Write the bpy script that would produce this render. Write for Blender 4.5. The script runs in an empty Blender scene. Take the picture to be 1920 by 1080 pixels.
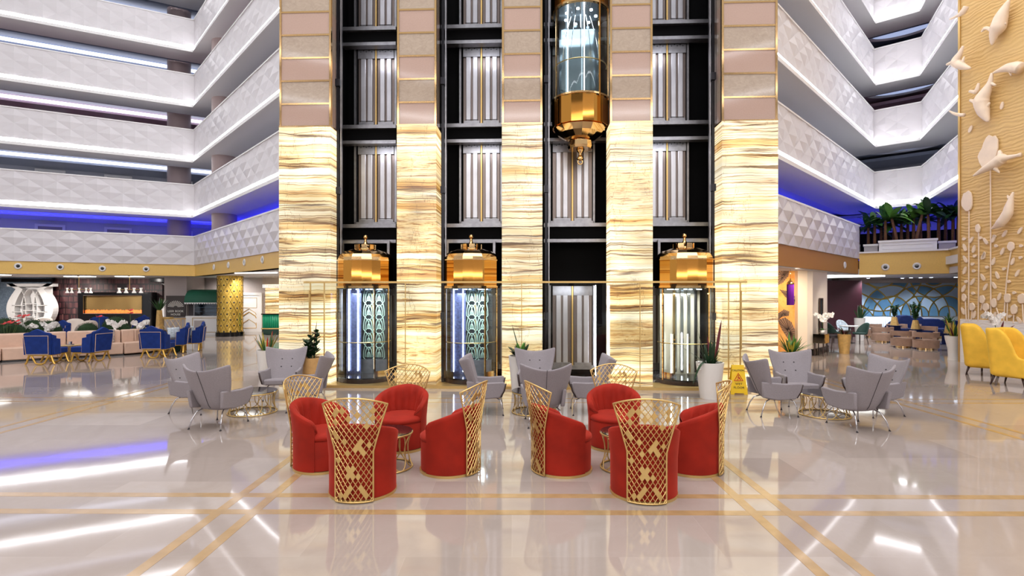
import bpy, math, random
from mathutils import Vector, Matrix
random.seed(7)
PI = math.pi
SC = bpy.context.scene
COL = SC.collection
R = math.radians
# ---------------------------------------------------------------- camera
F = 1000.0      # focal length in pixels of the 1920 wide frame
HZ = 550.0      # horizon row
HC = 2.1        # eye height
cam_d = bpy.data.cameras.new('camera')
cam = bpy.data.objects.new('camera', cam_d)
COL.objects.link(cam)
cam.location = (0, 0, HC)
cam.rotation_euler = (PI / 2, 0, 0)
cam_d.sensor_width = 36.0
cam_d.lens = F / 1920 * 36.0
cam_d.shift_y = (HZ - 540) / 1920
cam_d.clip_end = 300
SC.camera = cam
# ---------------------------------------------------------------- view, world
SC.view_settings.view_transform = 'Standard'
SC.view_settings.look = 'None'
SC.view_settings.gamma = 1
SC.view_settings.exposure = 0.13
SC.view_settings.use_curve_mapping = False
SC.cycles.max_bounces = 7
SC.cycles.diffuse_bounces = 3
SC.cycles.glossy_bounces = 4
SC.cycles.transmission_bounces = 4
SC.cycles.transparent_max_bounces = 16
SC.cycles.caustics_reflective = False
SC.cycles.caustics_refractive = False
SC.cycles.sample_clamp_indirect = 4.0
world = bpy.data.worlds.new('world')
SC.world = world
world.use_nodes = True
bg = world.node_tree.nodes['Background']
bg.inputs[0].default_value = (0.9, 0.88, 0.88, 1)
bg.inputs[1].default_value = 0.68


def area(name, loc, size, power, color=(1, 1, 1), rot=(0, 0, 0), size_y=None, spread=None):
    l = bpy.data.lights.new(name, 'AREA')
    l.energy = power
    l.color = color
    l.shape = 'RECTANGLE'
    l.size = size
    l.size_y = size_y or size
    if spread:
        l.spread = spread
    o = bpy.data.objects.new(name, l)
    COL.objects.link(o)
    o.location = loc
    o.rotation_euler = rot
    return o


# broad fill light added high over the atrium, standing in for an unseen roof
area('overhead_fill_light', (0, 8, 23), 26, 5200, (0.97, 0.97, 1.0), size_y=22)
# added fill from the unseen lobby side behind the visitor, tilted forward
area('rear_fill_light', (0, -6, 9), 16, 900, (1, 0.93, 0.84), rot=(R(35), 0, 0), size_y=8)
# recessed ceiling lights of the low ground floor areas


def spot_lamp(name, loc, power, color, deg=130, rot=(0, 0, 0), soft=.09):
    l = bpy.data.lights.new(name, 'SPOT')
    l.energy = power
    l.color = color
    l.spot_size = R(deg)
    l.spot_blend = .8
    l.shadow_soft_size = soft
    o = bpy.data.objects.new(name, l)
    COL.objects.link(o)
    o.location = loc
    o.rotation_euler = rot
    return o


for _x, _y, _p in ((-26, 25.5, 420), (-23.5, 27.4, 420), (-20.5, 26.8, 420), (-17.6, 27.8, 380), (-15.2, 27.9, 260), (-13, 25.6, 300), (-10.4, 24.6, 320), (-10.6, 27.6, 300), (-8.6, 22.4, 260), (-22.5, 24.2, 300)):
    spot_lamp('left_lounge_ceiling_lamp', (_x, _y, 2.9), _p * (.95 if _y > 25 else 1.5), (1, 0.94, 0.87), rot=(R(32 if _y > 25 else 0), 0, 0))
for _x, _y, _p in ((13.5, 22.2, 240), (16.2, 23.2, 260), (19.0, 23.6, 240), (17.0, 25.4, 200), (20.5, 25.2, 200), (14.6, 20.6, 200)):
    spot_lamp('right_lounge_ceiling_lamp', (_x, _y, 2.80), _p, (0.88, 0.93, 1), rot=(R(10), 0, 0))
spot_lamp('mural_lamp', (8.9, 16.4, 2.80), 230, (1, .84, .62), rot=(R(38), 0, 0))
spot_lamp('pier_lamp', (11.4, 17.4, 2.80), 120, (1, .9, .78), rot=(R(30), 0, R(-30)))


# ---------------------------------------------------------------- pixel helpers (planning: photo pixel -> point of the place)
def G(x, y):
    """floor point seen at photo pixel x, y"""
    Y = HC * F / (y - HZ)
    return ((x - 960) / F * Y, Y)


def P(x, y, Y):
    return Vector(((x - 960) / F * Y, Y, HC + (HZ - y) / F * Y))


# ---------------------------------------------------------------- mesh builder
class MB:
    def __init__(s):
        s.v = []
        s.f = []

    def add(s, vs, fs):
        n = len(s.v)
        s.v.extend([tuple(v) for v in vs])
        s.f.extend([tuple(i + n for i in f) for f in fs])
        return s

    def box(s, x0, x1, y0, y1, z0, z1):
        return s.add([(x0, y0, z0), (x1, y0, z0), (x1, y1, z0), (x0, y1, z0), (x0, y0, z1), (x1, y0, z1), (x1, y1, z1), (x0, y1, z1)],
                     [(0, 3, 2, 1), (4, 5, 6, 7), (0, 1, 5, 4), (1, 2, 6, 5), (2, 3, 7, 6), (3, 0, 4, 7)])

    def cbox(s, c, sz, rz=0.0):
        ca, sa = math.cos(rz), math.sin(rz)
        vs = []
        for dz in (-.5, .5):
            for dx, dy in ((-.5, -.5), (.5, -.5), (.5, .5), (-.5, .5)):
                x, y = dx * sz[0], dy * sz[1]
                vs.append((c[0] + x * ca - y * sa, c[1] + x * sa + y * ca, c[2] + dz * sz[2]))
        return s.add(vs, [(0, 3, 2, 1), (4, 5, 6, 7), (0, 1, 5, 4), (1, 2, 6, 5), (2, 3, 7, 6), (3, 0, 4, 7)])

    def prism(s, poly, z0, z1):
        n = len(poly)
        vs = [(p[0], p[1], z0) for p in poly] + [(p[0], p[1], z1) for p in poly]
        fs = [tuple(range(n - 1, -1, -1)), tuple(range(n, 2 * n))]
        fs += [(i, (i + 1) % n, n + (i + 1) % n, n + i) for i in range(n)]
        return s.add(vs, fs)

    def extrude(s, poly, d):
        """poly: 3d points (planar), extruded along vector d"""
        n = len(poly)
        d = Vector(d)
        vs = [tuple(Vector(p)) for p in poly] + [tuple(Vector(p) + d) for p in poly]
        fs = [tuple(range(n - 1, -1, -1)), tuple(range(n, 2 * n))]
        fs += [(i, (i + 1) % n, n + (i + 1) % n, n + i) for i in range(n)]
        return s.add(vs, fs)

    def lathe(s, prof, n=24, c=(0, 0, 0), a0=0.0, a1=2 * PI, sx=1.0, sy=1.0):
        full = abs(a1 - a0 - 2 * PI) < 1e-6
        m = n if full else n + 1
        vs, fs = [], []
        for r, z in prof:
            for i in range(m):
                a = a0 + (a1 - a0) * i / n
                vs.append((c[0] + r * math.cos(a) * sx, c[1] + r * math.sin(a) * sy, c[2] + z))
        for j in range(len(prof) - 1):
            for i in range(n):
                i2 = (i + 1) % m
                fs.append((j * m + i, j * m + i2, (j + 1) * m + i2, (j + 1) * m + i))
        if full:
            if prof[0][0] > 1e-6:
                fs.append(tuple(range(m - 1, -1, -1)))
            if prof[-1][0] > 1e-6:
                fs.append(tuple(range((len(prof) - 1) * m, len(prof) * m)))
        return s.add(vs, fs)

    def cyl(s, c, r, h, n=20):
        return s.lathe([(r, 0), (r, h)], n, c)

    def ball(s, c, r, n=12, sz=1.0):
        k = max(5, n // 2)
        return s.lathe([(max(1e-4, r * math.sin(PI * i / k)), -r * sz * math.cos(PI * i / k)) for i in range(k + 1)], n, c)

    def tube(s, pts, r, n=6, closed=False, flat=1.0):
        pts = [Vector(p) for p in pts]
        m = len(pts)
        rr = r if isinstance(r, (list, tuple)) else [r] * m
        vs = []
        prev = None
        for i, p in enumerate(pts):
            a = pts[(i - 1) % m] if (closed or i > 0) else p
            b = pts[(i + 1) % m] if (closed or i < m - 1) else p
            t = (b - a)
            if t.length < 1e-9:
                t = Vector((0, 0, 1))
            t.normalize()
            if prev is None:
                up = Vector((0, 0, 1)) if abs(t.z) < .9 else Vector((1, 0, 0))
                x = t.cross(up).normalized()
            else:
                x = (prev - t * prev.dot(t))
                if x.length < 1e-6:
                    x = t.orthogonal()
                x.normalize()
            y = t.cross(x)
            prev = x
            for k in range(n):
                an = 2 * PI * k / n
                vs.append(p + x * math.cos(an) * rr[i] + y * math.sin(an) * rr[i] * flat)
        fs = []
        for i in range(m if closed else m - 1):
            i2 = (i + 1) % m
            for k in range(n):
                k2 = (k + 1) % n
                fs.append((i * n + k, i * n + k2, i2 * n + k2, i2 * n + k))
        if not closed:
            fs.append(tuple(range(n - 1, -1, -1)))
            fs.append(tuple(range((m - 1) * n, m * n)))
        return s.add(vs, fs)

    def grid(s, fn, nu, nv, closed_u=False):
        """fn(i, j) -> point, i in 0..nu, j in 0..nv"""
        vs = [fn(i, j) for j in range(nv + 1) for i in range(nu + (0 if closed_u else 1))]
        w = nu if closed_u else nu + 1
        fs = [(j * w + i, j * w + (i + 1) % w, (j + 1) * w + (i + 1) % w, (j + 1) * w + i) for j in range(nv) for i in range(nu)]
        return s.add(vs, fs)

    def sheet(s, rows_a, rows_b):
        """closed shell of two equal point grids (lists of rows) joined along their border"""
        nr, nc = len(rows_a), len(rows_a[0])
        n0 = len(s.v)
        s.v.extend([tuple(p) for r in rows_a for p in r])
        s.v.extend([tuple(p) for r in rows_b for p in r])
        k = nr * nc
        ix = lambda r, c, side: n0 + side * k + r * nc + c
        for r in range(nr - 1):
            for c in range(nc - 1):
                s.f.append((ix(r, c, 0), ix(r, c + 1, 0), ix(r + 1, c + 1, 0), ix(r + 1, c, 0)))
                s.f.append((ix(r, c, 1), ix(r + 1, c, 1), ix(r + 1, c + 1, 1), ix(r, c + 1, 1)))
        for c in range(nc - 1):
            s.f.append((ix(0, c + 1, 0), ix(0, c, 0), ix(0, c, 1), ix(0, c + 1, 1)))
            s.f.append((ix(nr - 1, c, 0), ix(nr - 1, c + 1, 0), ix(nr - 1, c + 1, 1), ix(nr - 1, c, 1)))
        for r in range(nr - 1):
            s.f.append((ix(r, 0, 0), ix(r + 1, 0, 0), ix(r + 1, 0, 1), ix(r, 0, 1)))
            s.f.append((ix(r + 1, nc - 1, 0), ix(r, nc - 1, 0), ix(r, nc - 1, 1), ix(r + 1, nc - 1, 1)))
        return s

    def xf(s, m, start=0):
        for i in range(start, len(s.v)):
            s.v[i] = tuple(m @ Vector(s.v[i]))
        return s

    def build(s, name, m, parent=None, smooth=False, bevel=0.0, sub=0, uv=False, loc=None, rz=None, angle=None):
        me = bpy.data.meshes.new(name)
        me.from_pydata(s.v, [], s.f)
        if m is not None:
            me.materials.append(m)
        if uv:
            me.update()
            lay = me.uv_layers.new(name='uv')
            for p in me.polygons:
                nx, ny, nz = p.normal
                for li in p.loop_indices:
                    q = me.vertices[me.loops[li].vertex_index].co
                    if abs(nz) > .7:
                        lay.data[li].uv = (q.x, q.y)
                    else:
                        h = math.hypot(nx, ny) or 1
                        lay.data[li].uv = ((-ny * q.x + nx * q.y) / h, q.z)
        if smooth:
            me.polygons.foreach_set('use_smooth', [True] * len(me.polygons))
            if angle:
                try:
                    me.set_sharp_from_angle(angle=R(angle))
                except Exception:
                    pass
        me.update()
        o = bpy.data.objects.new(name, me)
        COL.objects.link(o)
        if parent is not None:
            o.parent = parent
        if loc is not None:
            o.location = loc
        if rz is not None:
            o.rotation_euler = (0, 0, rz)
        if bevel:
            b = o.modifiers.new('bevel', 'BEVEL')
            b.width = bevel
            b.segments = 2
            b.limit_method = 'ANGLE'
            b.angle_limit = R(40)
        if sub:
            b = o.modifiers.new('sub', 'SUBSURF')
            b.levels = sub
            b.render_levels = sub
        return o


def tag(o, label=None, cat=None, group=None, kind=None):
    if label:
        o['label'] = label
    if cat:
        o['category'] = cat
    if group:
        o['group'] = group
    if kind:
        o['kind'] = kind
    return o


def thing(name, label, cat, loc=(0, 0, 0), rz=0.0, group=None, kind=None):
    o = bpy.data.objects.new(name, None)
    o.empty_display_size = 0.2
    COL.objects.link(o)
    o.location = loc
    o.rotation_euler = (0, 0, rz)
    return tag(o, label, cat, group, kind)


CH = {}


def dup(root, loc=None, rz=None, label=None, group=None, scale=None):
    kids = {}
    for o in SC.objects:
        if o.parent is not None:
            kids.setdefault(o.parent.name, []).append(o)

    def rec(o, par):
        c = o.copy()
        COL.objects.link(c)
        c.parent = par
        for k in kids.get(o.name, []):
            rec(k, c)
        return c
    c = rec(root, None)
    if loc is not None:
        c.location = loc
    if rz is not None:
        c.rotation_euler = (0, 0, rz)
    if scale is not None:
        c.scale = (scale,) * 3 if not isinstance(scale, tuple) else scale
    if label:
        c['label'] = label
    if group:
        c['group'] = group
    return c


def struct(o):
    o['kind'] = 'structure'
    return o


# ---------------------------------------------------------------- materials
def new_mat(name):
    m = bpy.data.materials.new(name)
    m.use_nodes = True
    nt = m.node_tree
    return m, nt, nt.nodes['Principled BSDF'], nt.nodes['Material Output']


def lin(c):
    """sRGB 0..255 -> linear"""
    return tuple((x / 255 / 12.92 if x / 255 <= .04045 else ((x / 255 + .055) / 1.055) ** 2.4) for x in c[:3]) + (1,)


def mat(name, c, rough=.5, metal=0.0, emit=None, es=0.0, sheen=0.0, spec=None, coat=0.0, noise=None, bump=None, alpha=None):
    """c: sRGB colour; noise=(scale, amount) tone variation; bump=(scale, strength)"""
    m, nt, b, out = new_mat(name)
    b.inputs['Base Color'].default_value = lin(c)
    b.inputs['Roughness'].default_value = rough
    b.inputs['Metallic'].default_value = metal
    if spec is not None:
        b.inputs['Specular IOR Level'].default_value = spec
    if coat:
        b.inputs['Coat Weight'].default_value = coat
        b.inputs['Coat Roughness'].default_value = .08
    if sheen:
        b.inputs['Sheen Weight'].default_value = sheen
        b.inputs['Sheen Roughness'].default_value = .4
        b.inputs['Sheen Tint'].default_value = lin(tuple(min(255, x + 60) for x in c))
    if emit:
        b.inputs['Emission Color'].default_value = lin(emit)
        b.inputs['Emission Strength'].default_value = es
    tc = nt.nodes.new('ShaderNodeTexCoord')
    if noise:
        n = nt.nodes.new('ShaderNodeTexNoise')
        n.inputs['Scale'].default_value = noise[0]
        n.inputs['Detail'].default_value = 4
        nt.links.new(tc.outputs['Object'], n.inputs['Vector'])
        mr = nt.nodes.new('ShaderNodeMapRange')
        mr.inputs['From Min'].default_value = .3
        mr.inputs['From Max'].default_value = .7
        mr.inputs['To Min'].default_value = 1 - noise[1]
        mr.inputs['To Max'].default_value = 1 + noise[1] * .6
        nt.links.new(n.outputs['Fac'], mr.inputs['Value'])
        hs = nt.nodes.new('ShaderNodeHueSaturation')
        hs.inputs['Color'].default_value = lin(c)
        nt.links.new(mr.outputs[0], hs.inputs['Value'])
        nt.links.new(hs.outputs[0], b.inputs['Base Color'])
    if bump:
        n = nt.nodes.new('ShaderNodeTexNoise')
        n.inputs['Scale'].default_value = bump[0]
        n.inputs['Detail'].default_value = 3
        nt.links.new(tc.outputs['Object'], n.inputs['Vector'])
        bp = nt.nodes.new('ShaderNodeBump')
        bp.inputs['Strength'].default_value = bump[1]
        bp.inputs['Distance'].default_value = .02
        nt.links.new(n.outputs['Fac'], bp.inputs['Height'])
        nt.links.new(bp.outputs[0], b.inputs['Normal'])
    return m


def emit(name, c, s):
    m, nt, b, out = new_mat(name)
    nt.nodes.remove(b)
    e = nt.nodes.new('ShaderNodeEmission')
    e.inputs[0].default_value = lin(c)
    e.inputs[1].default_value = s
    nt.links.new(e.outputs[0], out.inputs[0])
    return m


def glass(name, tint=(235, 245, 245), ior=1.45, extra=0.0):
    m, nt, b, out = new_mat(name)
    nt.nodes.remove(b)
    t = nt.nodes.new('ShaderNodeBsdfTransparent')
    t.inputs[0].default_value = lin(tint)
    g = nt.nodes.new('ShaderNodeBsdfGlossy')
    g.inputs['Roughness'].default_value = .02
    fr = nt.nodes.new('ShaderNodeFresnel')
    fr.inputs[0].default_value = ior
    ad = nt.nodes.new('ShaderNodeMath')
    ad.operation = 'ADD'
    ad.use_clamp = True
    ad.inputs[1].default_value = extra
    nt.links.new(fr.outputs[0], ad.inputs[0])
    mx = nt.nodes.new('ShaderNodeMixShader')
    nt.links.new(ad.outputs[0], mx.inputs[0])
    nt.links.new(t.outputs[0], mx.inputs[1])
    nt.links.new(g.outputs[0], mx.inputs[2])
    nt.links.new(mx.outputs[0], out.inputs[0])
    return m


class NB:
    """small node helper"""

    def __init__(s, nt):
        s.nt = nt

    def n(s, typ, **kw):
        nd = s.nt.nodes.new(typ)
        for k, v in kw.items():
            setattr(nd, k, v)
        return nd

    def l(s, a, b):
        s.nt.links.new(a, b)

    def math(s, op, a, b=None, c=None, clamp=False):
        nd = s.nt.nodes.new('ShaderNodeMath')
        nd.operation = op
        nd.use_clamp = clamp
        for i, x in enumerate((a, b, c)):
            if x is None:
                continue
            if isinstance(x, (int, float)):
                nd.inputs[i].default_value = x
            else:
                s.nt.links.new(x, nd.inputs[i])
        return nd.outputs[0]

    def mix(s, fac, a, b, blend='MIX'):
        nd = s.nt.nodes.new('ShaderNodeMix')
        nd.data_type = 'RGBA'
        nd.blend_type = blend
        for i, x in ((0, fac), (6, a), (7, b)):
            if isinstance(x, (int, float)):
                nd.inputs[i].default_value = x
            elif isinstance(x, tuple):
                nd.inputs[i].default_value = x
            else:
                s.nt.links.new(x, nd.inputs[i])
        return nd.outputs[2]

    def ramp(s, fac, stops):
        nd = s.nt.nodes.new('ShaderNodeValToRGB')
        cr = nd.color_ramp
        while len(cr.elements) < len(stops):
            cr.elements.new(.5)
        for e, (p, c) in zip(cr.elements, stops):
            e.position = p
            e.color = c
        s.nt.links.new(fac, nd.inputs[0])
        return nd.outputs[0]

    def sep(s, v):
        nd = s.nt.nodes.new('ShaderNodeSeparateXYZ')
        s.nt.links.new(v, nd.inputs[0])
        return nd.outputs

    def comb(s, x, y, z):
        nd = s.nt.nodes.new('ShaderNodeCombineXYZ')
        for i, q in enumerate((x, y, z)):
            if isinstance(q, (int, float)):
                nd.inputs[i].default_value = q
            else:
                s.nt.links.new(q, nd.inputs[i])
        return nd.outputs[0]

    def noise(s, v, scale, detail=4, rough=.5, dist=0.0):
        nd = s.nt.nodes.new('ShaderNodeTexNoise')
        nd.inputs['Scale'].default_value = scale
        nd.inputs['Detail'].default_value = detail
        nd.inputs['Roughness'].default_value = rough
        nd.inputs['Distortion'].default_value = dist
        s.nt.links.new(v, nd.inputs['Vector'])
        return nd.outputs['Fac']

    def bump(s, h, strength, dist, target):
        nd = s.nt.nodes.new('ShaderNodeBump')
        nd.inputs['Strength'].default_value = strength
        nd.inputs['Distance'].default_value = dist
        s.nt.links.new(h, nd.inputs['Height'])
        s.nt.links.new(nd.outputs[0], target)


def m_floor():
    m, nt, b, out = new_mat('polished_marble')
    q = NB(nt)
    tc = q.n('ShaderNodeTexCoord')
    x, y, z = q.sep(tc.outputs['Object'])
    # slabs about 1.2 x 0.8 m with slightly different tone, long soft veins
    br = q.n('ShaderNodeTexBrick')
    br.inputs['Scale'].default_value = 1.0
    br.inputs['Brick Width'].default_value = 1.7
    br.inputs['Row Height'].default_value = 0.85
    br.inputs['Mortar Size'].default_value = 0.0025
    br.inputs['Color1'].default_value = (0.0, 0, 0, 1)
    br.inputs['Color2'].default_value = (1, 1, 1, 1)
    br.inputs['Mortar'].default_value = (.3, .3, .3, 1)
    q.l(tc.outputs['Object'], br.inputs['Vector'])
    tone = q.sep(br.outputs['Color'])[0]
    off = q.comb(q.math('MULTIPLY', tone, 37.0), q.math('MULTIPLY', tone, 11.0), 0.0)
    va = q.n('ShaderNodeVectorMath', operation='ADD')
    q.l(tc.outputs['Object'], va.inputs[0])
    q.l(off, va.inputs[1])
    n1 = q.noise(va.outputs[0], 1.3, 8, .62, 1.4)
    n2 = q.noise(va.outputs[0], .55, 5, .5, .6)
    vein = q.ramp(n1, [(.30, (1, 1, 1, 1)), (.46, (.25, .25, .25, 1)), (.5, (.0, .0, .0, 1)), (.54, (.3, .3, .3, 1))])
    base = q.mix(n2, lin((156, 144, 137)), lin((184, 172, 163)))
    base = q.mix(q.math('MULTIPLY', tone, .5), base, lin((138, 124, 117)))
    fac = q.math('MULTIPLY', q.sep(vein)[0], .16)
    col = q.mix(fac, base, lin((130, 112, 98)))
    q.l(col, b.inputs['Base Color'])
    b.inputs['Roughness'].default_value = .055
    b.inputs['Specular IOR Level'].default_value = .8
    n3 = q.noise(tc.outputs['Object'], 1.1, 2, .5)
    q.bump(n3, .05, .02, b.inputs['Normal'])
    return m


def m_onyx(name, seed, strength):
    """backlit honey onyx: creamy layers, thin dark strata lines, brown clusters, hairline cracks"""
    m, nt, b, out = new_mat(name)
    q = NB(nt)
    tc = q.n('ShaderNodeTexCoord')
    x, y, z = q.sep(tc.outputs['Object'])
    w = q.noise(q.comb(q.math('MULTIPLY', x, 1.0), seed * 3.1, q.math('MULTIPLY', z, .9)), 1.5, 3, .5)
    w2 = q.noise(q.comb(x, seed * 8.3, z), 9.0, 2, .5)
    wz = q.math('ADD', q.math('ADD', z, q.math('MULTIPLY', w, .10)), q.math('MULTIPLY', w2, .012))

    def strata(k, scale, detail, rough, sx=.02):
        return q.noise(q.comb(q.math('MULTIPLY', x, sx), seed * k, wz), scale, detail, rough)

    band = strata(7.7, 2.6, 6, .62)
    col = q.ramp(band, [(.30, lin((196, 140, 76))), (.38, lin((236, 194, 122))), (.45, lin((254, 232, 182))), (.53, lin((255, 246, 220))), (.60, lin((255, 236, 186))), (.67, lin((232, 186, 112))), (.75, lin((190, 132, 70)))])
    fine = strata(1.7, 13.0, 4, .7, .04)
    col = q.mix(.75, col, q.ramp(fine, [(.28, (.42, .28, .16, 1)), (.37, (.84, .70, .50, 1)), (.44, (1, 1, 1, 1)), (.60, (1, 1, 1, 1)), (.68, (.82, .66, .44, 1))]), 'MULTIPLY')
    for k, sc, wd, dark in ((5.3, 3.2, .0065, (.12, .07, .04, 1)), (9.9, 4.2, .0065, (.20, .12, .07, 1)), (12.7, 5.5, .0060, (.34, .22, .14, 1)), (15.1, 2.0, .0040, (.10, .06, .04, 1))):
        ln = q.math('ABSOLUTE', q.math('SUBTRACT', strata(k, sc, 3, .55), .5))
        ln = q.ramp(ln, [(.0, dark), (wd, tuple(min(1, c * 2.2 + .12) for c in dark[:3]) + (1,)), (wd * 1.9, (.97, .92, .82, 1)), (wd * 7, (1, 1, 1, 1))])
        col = q.mix(.9, col, ln, 'MULTIPLY')
    # zones of denser rippled brown layers
    zn = strata(4.1, 1.0, 2, .5)
    zf = q.n('ShaderNodeMapRange')
    zf.inputs['From Min'].default_value = .53
    zf.inputs['From Max'].default_value = .60
    q.l(zn, zf.inputs['Value'])
    rip = q.noise(q.comb(q.math('MULTIPLY', x, .10), seed * 6.3, wz), 22.0, 3, .7)
    honey = q.ramp(rip, [(.32, lin((122, 76, 40))), (.40, lin((190, 132, 70))), (.47, lin((246, 212, 150))), (.56, lin((250, 222, 164))), (.64, lin((206, 150, 84)))])
    col = q.mix(q.math('MULTIPLY', zf.outputs[0], .75), col, honey)
    # hairline cracks that wander downwards
    c1 = q.noise(q.comb(q.math('MULTIPLY', x, 1.0), seed * 9.1, q.math('MULTIPLY', z, .30)), 1.5, 6, .6)
    cr = q.ramp(q.math('ABSOLUTE', q.math('SUBTRACT', c1, .5)), [(.0, (.3, .2, .12, 1)), (.0035, (1, 1, 1, 1))])
    col = q.mix(.7, col, cr, 'MULTIPLY')
    hot = q.noise(q.comb(x, seed * 2.2, z), 1.2, 1, .4)
    hot = q.math('MULTIPLY', q.math('ADD', .52, q.math('MULTIPLY', q.math('POWER', q.math('MULTIPLY', hot, 1.9), 2.2), .58)), strength)
    q.l(q.mix(.8, col, (.05, .04, .03, 1)), b.inputs['Base Color'])
    q.l(col, b.inputs['Emission Color'])
    q.l(hot, b.inputs['Emission Strength'])
    b.inputs['Roughness'].default_value = .12
    return m


def m_uvtex(name, fn, rough=.5, **kw):
    """fn(q, u, v, uvvector, bsdf) -> colour socket"""
    m, nt, b, out = new_mat(name)
    q = NB(nt)
    uv = q.n('ShaderNodeUVMap')
    u, v, _ = q.sep(uv.outputs[0])
    b.inputs['Roughness'].default_value = rough
    c = fn(q, u, v, uv.outputs[0], b)
    if c is not None:
        q.l(c, b.inputs['Base Color'])
    for k, val in kw.items():
        b.inputs[k].default_value = val
    return m


MT = {}
MT['floor'] = m_floor()
MT['inlay'] = mat('honey_marble_inlay', (168, 138, 98), .1, noise=(6, .15), spec=.7)
MT['white'] = mat('white_paint', (232, 230, 230), .5)
MT['ceil'] = mat('ceiling_paint', (214, 214, 218), .6)
MT['led'] = emit('led_white', (250, 250, 255), 11.0)
MT['led_panel'] = emit('light_panel', (255, 252, 245), 4.0)
MT['led_soft'] = emit('led_cove', (225, 232, 255), 2.6)
MT['led_blue'] = emit('led_blue', (38, 40, 255), 5.0)
MT['lamp'] = emit('lamp_white', (255, 246, 228), 12.0)
MT['lamp_cool'] = emit('lamp_cool', (214, 230, 255), 12.0)
MT['yellow_band'] = mat('gold_yellow_wallpaper', (228, 188, 104), .45, noise=(30, .06), bump=(120, .15))
MT['black'] = mat('black_void', (5, 5, 7), .7, spec=.08)
MT['black_gloss'] = mat('black_gloss', (12, 12, 14), .12)
MT['steel'] = mat('galvanised_steel', (150, 150, 156), .35, .85, noise=(9, .18))
MT['steel_dark'] = mat('dark_steel', (48, 48, 54), .35, .8)
MT['chrome'] = mat('chrome', (200, 200, 205), .12, 1.0)
MT['gold'] = mat('polished_gold', (222, 184, 130), .1, 1.0)
MT['gold_satin'] = mat('satin_brass', (214, 180, 116), .36, .75)
MT['gold_deep'] = mat('deep_gold_mirror', (208, 146, 66), .05, 1.0)
MT['gold_paint'] = mat('gold_paint', (222, 176, 84), .35, .6)
MT['glass'] = glass('clear_glass', (253, 255, 254), 1.35)
MT['glass_blue'] = glass('blue_tinted_glass', (228, 238, 248), 1.45, .0)
MT['glass_green'] = glass('green_edge_glass', (240, 248, 243), 1.45, .0)
MT['glass_dark'] = mat('smoked_glass', (24, 20, 22), .05, 0, spec=.8)
MT['red'] = mat('red_velvet', (148, 32, 17), .75, sheen=.6, noise=(4, .22), spec=.2)
MT['grey'] = mat('grey_wool', (146, 139, 143), .9, sheen=.25, noise=(60, .08), bump=(350, .25), spec=.15)
MT['grey_dark'] = mat('dark_piping', (58, 52, 56), .8)
MT['wood_dark'] = mat('dark_wood', (52, 32, 26), .4, noise=(12, .2))
MT['yellow'] = mat('yellow_velvet', (238, 188, 66), .7, sheen=.5, noise=(5, .12), spec=.2)
MT['blue'] = mat('blue_velvet', (26, 52, 122), .7, sheen=.5, noise=(5, .2), spec=.2)
MT['navy'] = mat('navy_velvet', (12, 24, 66), .7, sheen=.4, noise=(5, .2), spec=.2)
MT['pink'] = mat('blush_leather', (212, 178, 156), .5, noise=(8, .06))
MT['taupe'] = mat('taupe_velvet', (152, 122, 104), .75, sheen=.4, noise=(6, .15), spec=.2)
MT['cream'] = mat('cream_fabric', (222, 208, 196), .75)
MT['green_dark'] = mat('dark_green_fabric', (22, 52, 44), .7)
MT['leaf'] = mat('leaf_green', (48, 96, 40), .45, noise=(14, .3))
MT['leaf_dark'] = mat('leaf_dark', (26, 58, 30), .45, noise=(14, .3))
MT['leaf_light'] = mat('leaf_light', (96, 150, 62), .45, noise=(14, .2))
MT['leaf_red'] = mat('leaf_burgundy', (92, 24, 34), .5)
MT['leaf_gold'] = mat('leaf_yellow', (196, 176, 60), .5)
MT['boxwood'] = mat('boxwood', (36, 66, 28), .85, noise=(60, .5), bump=(90, 1.0))
MT['bark'] = mat('bark', (122, 84, 58), .85, noise=(16, .3), bump=(40, .6))
MT['soil'] = mat('soil', (44, 34, 28), .95)
MT['petal'] = mat('white_petal', (244, 240, 236), .6)
MT['petal_red'] = mat('red_petal', (206, 26, 30), .4)
MT['pot_white'] = mat('white_glazed_pot', (226, 222, 218), .3)
MT['pot_gold'] = mat('gold_pot', (210, 170, 104), .35, .35, noise=(10, .2))
MT['pot_tan'] = mat('tan_wood_pot', (206, 162, 104), .4, noise=(7, .15))
MT['stem'] = mat('stem_green', (90, 110, 60), .6)
MT['text_white'] = mat('white_lettering', (236, 234, 226), .5)
MT['grey_wall'] = mat('warm_grey_wall', (176, 166, 164), .6)
MT['beige_wall'] = mat('beige_wall', (214, 202, 190), .55)
MT['brown_band'] = mat('brown_band_paint', (176, 124, 62), .5)
MT['skirt'] = mat('black_marble_skirting', (30, 26, 26), .2)
# ================================================================ THE SETTING
def offset_path(pts, d):
    """offset an open 2d polyline to its left by d, mitred"""
    out = []
    n = len(pts)
    for i in range(n):
        ns = []
        if i > 0:
            t = Vector(pts[i]) - Vector(pts[i - 1])
            t.normalize()
            ns.append(Vector((-t.y, t.x)))
        if i < n - 1:
            t = Vector(pts[i + 1]) - Vector(pts[i])
            t.normalize()
            ns.append(Vector((-t.y, t.x)))
        if len(ns) == 1:
            o = ns[0] * d
        else:
            b = (ns[0] + ns[1]).normalized()
            o = b * (d / max(.25, b.dot(ns[0])))
        out.append((pts[i][0] + o.x, pts[i][1] + o.y))
    return out


def ring(mb, path, d0, d1, z0, z1):
    """solid band between two offsets of a path, between two heights (one box per stretch)"""
    a, b = offset_path(path, d0), offset_path(path, d1)
    for i in range(len(path) - 1):
        mb.prism([a[i], a[i + 1], b[i + 1], b[i]][::-1] if False else [a[i], a[i + 1], b[i + 1], b[i]], z0, z1)
    return mb


fl = MB().box(-34, 24, -12, 36, -.3, 0)
struct(fl.build('floor', MT['floor']))

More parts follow.
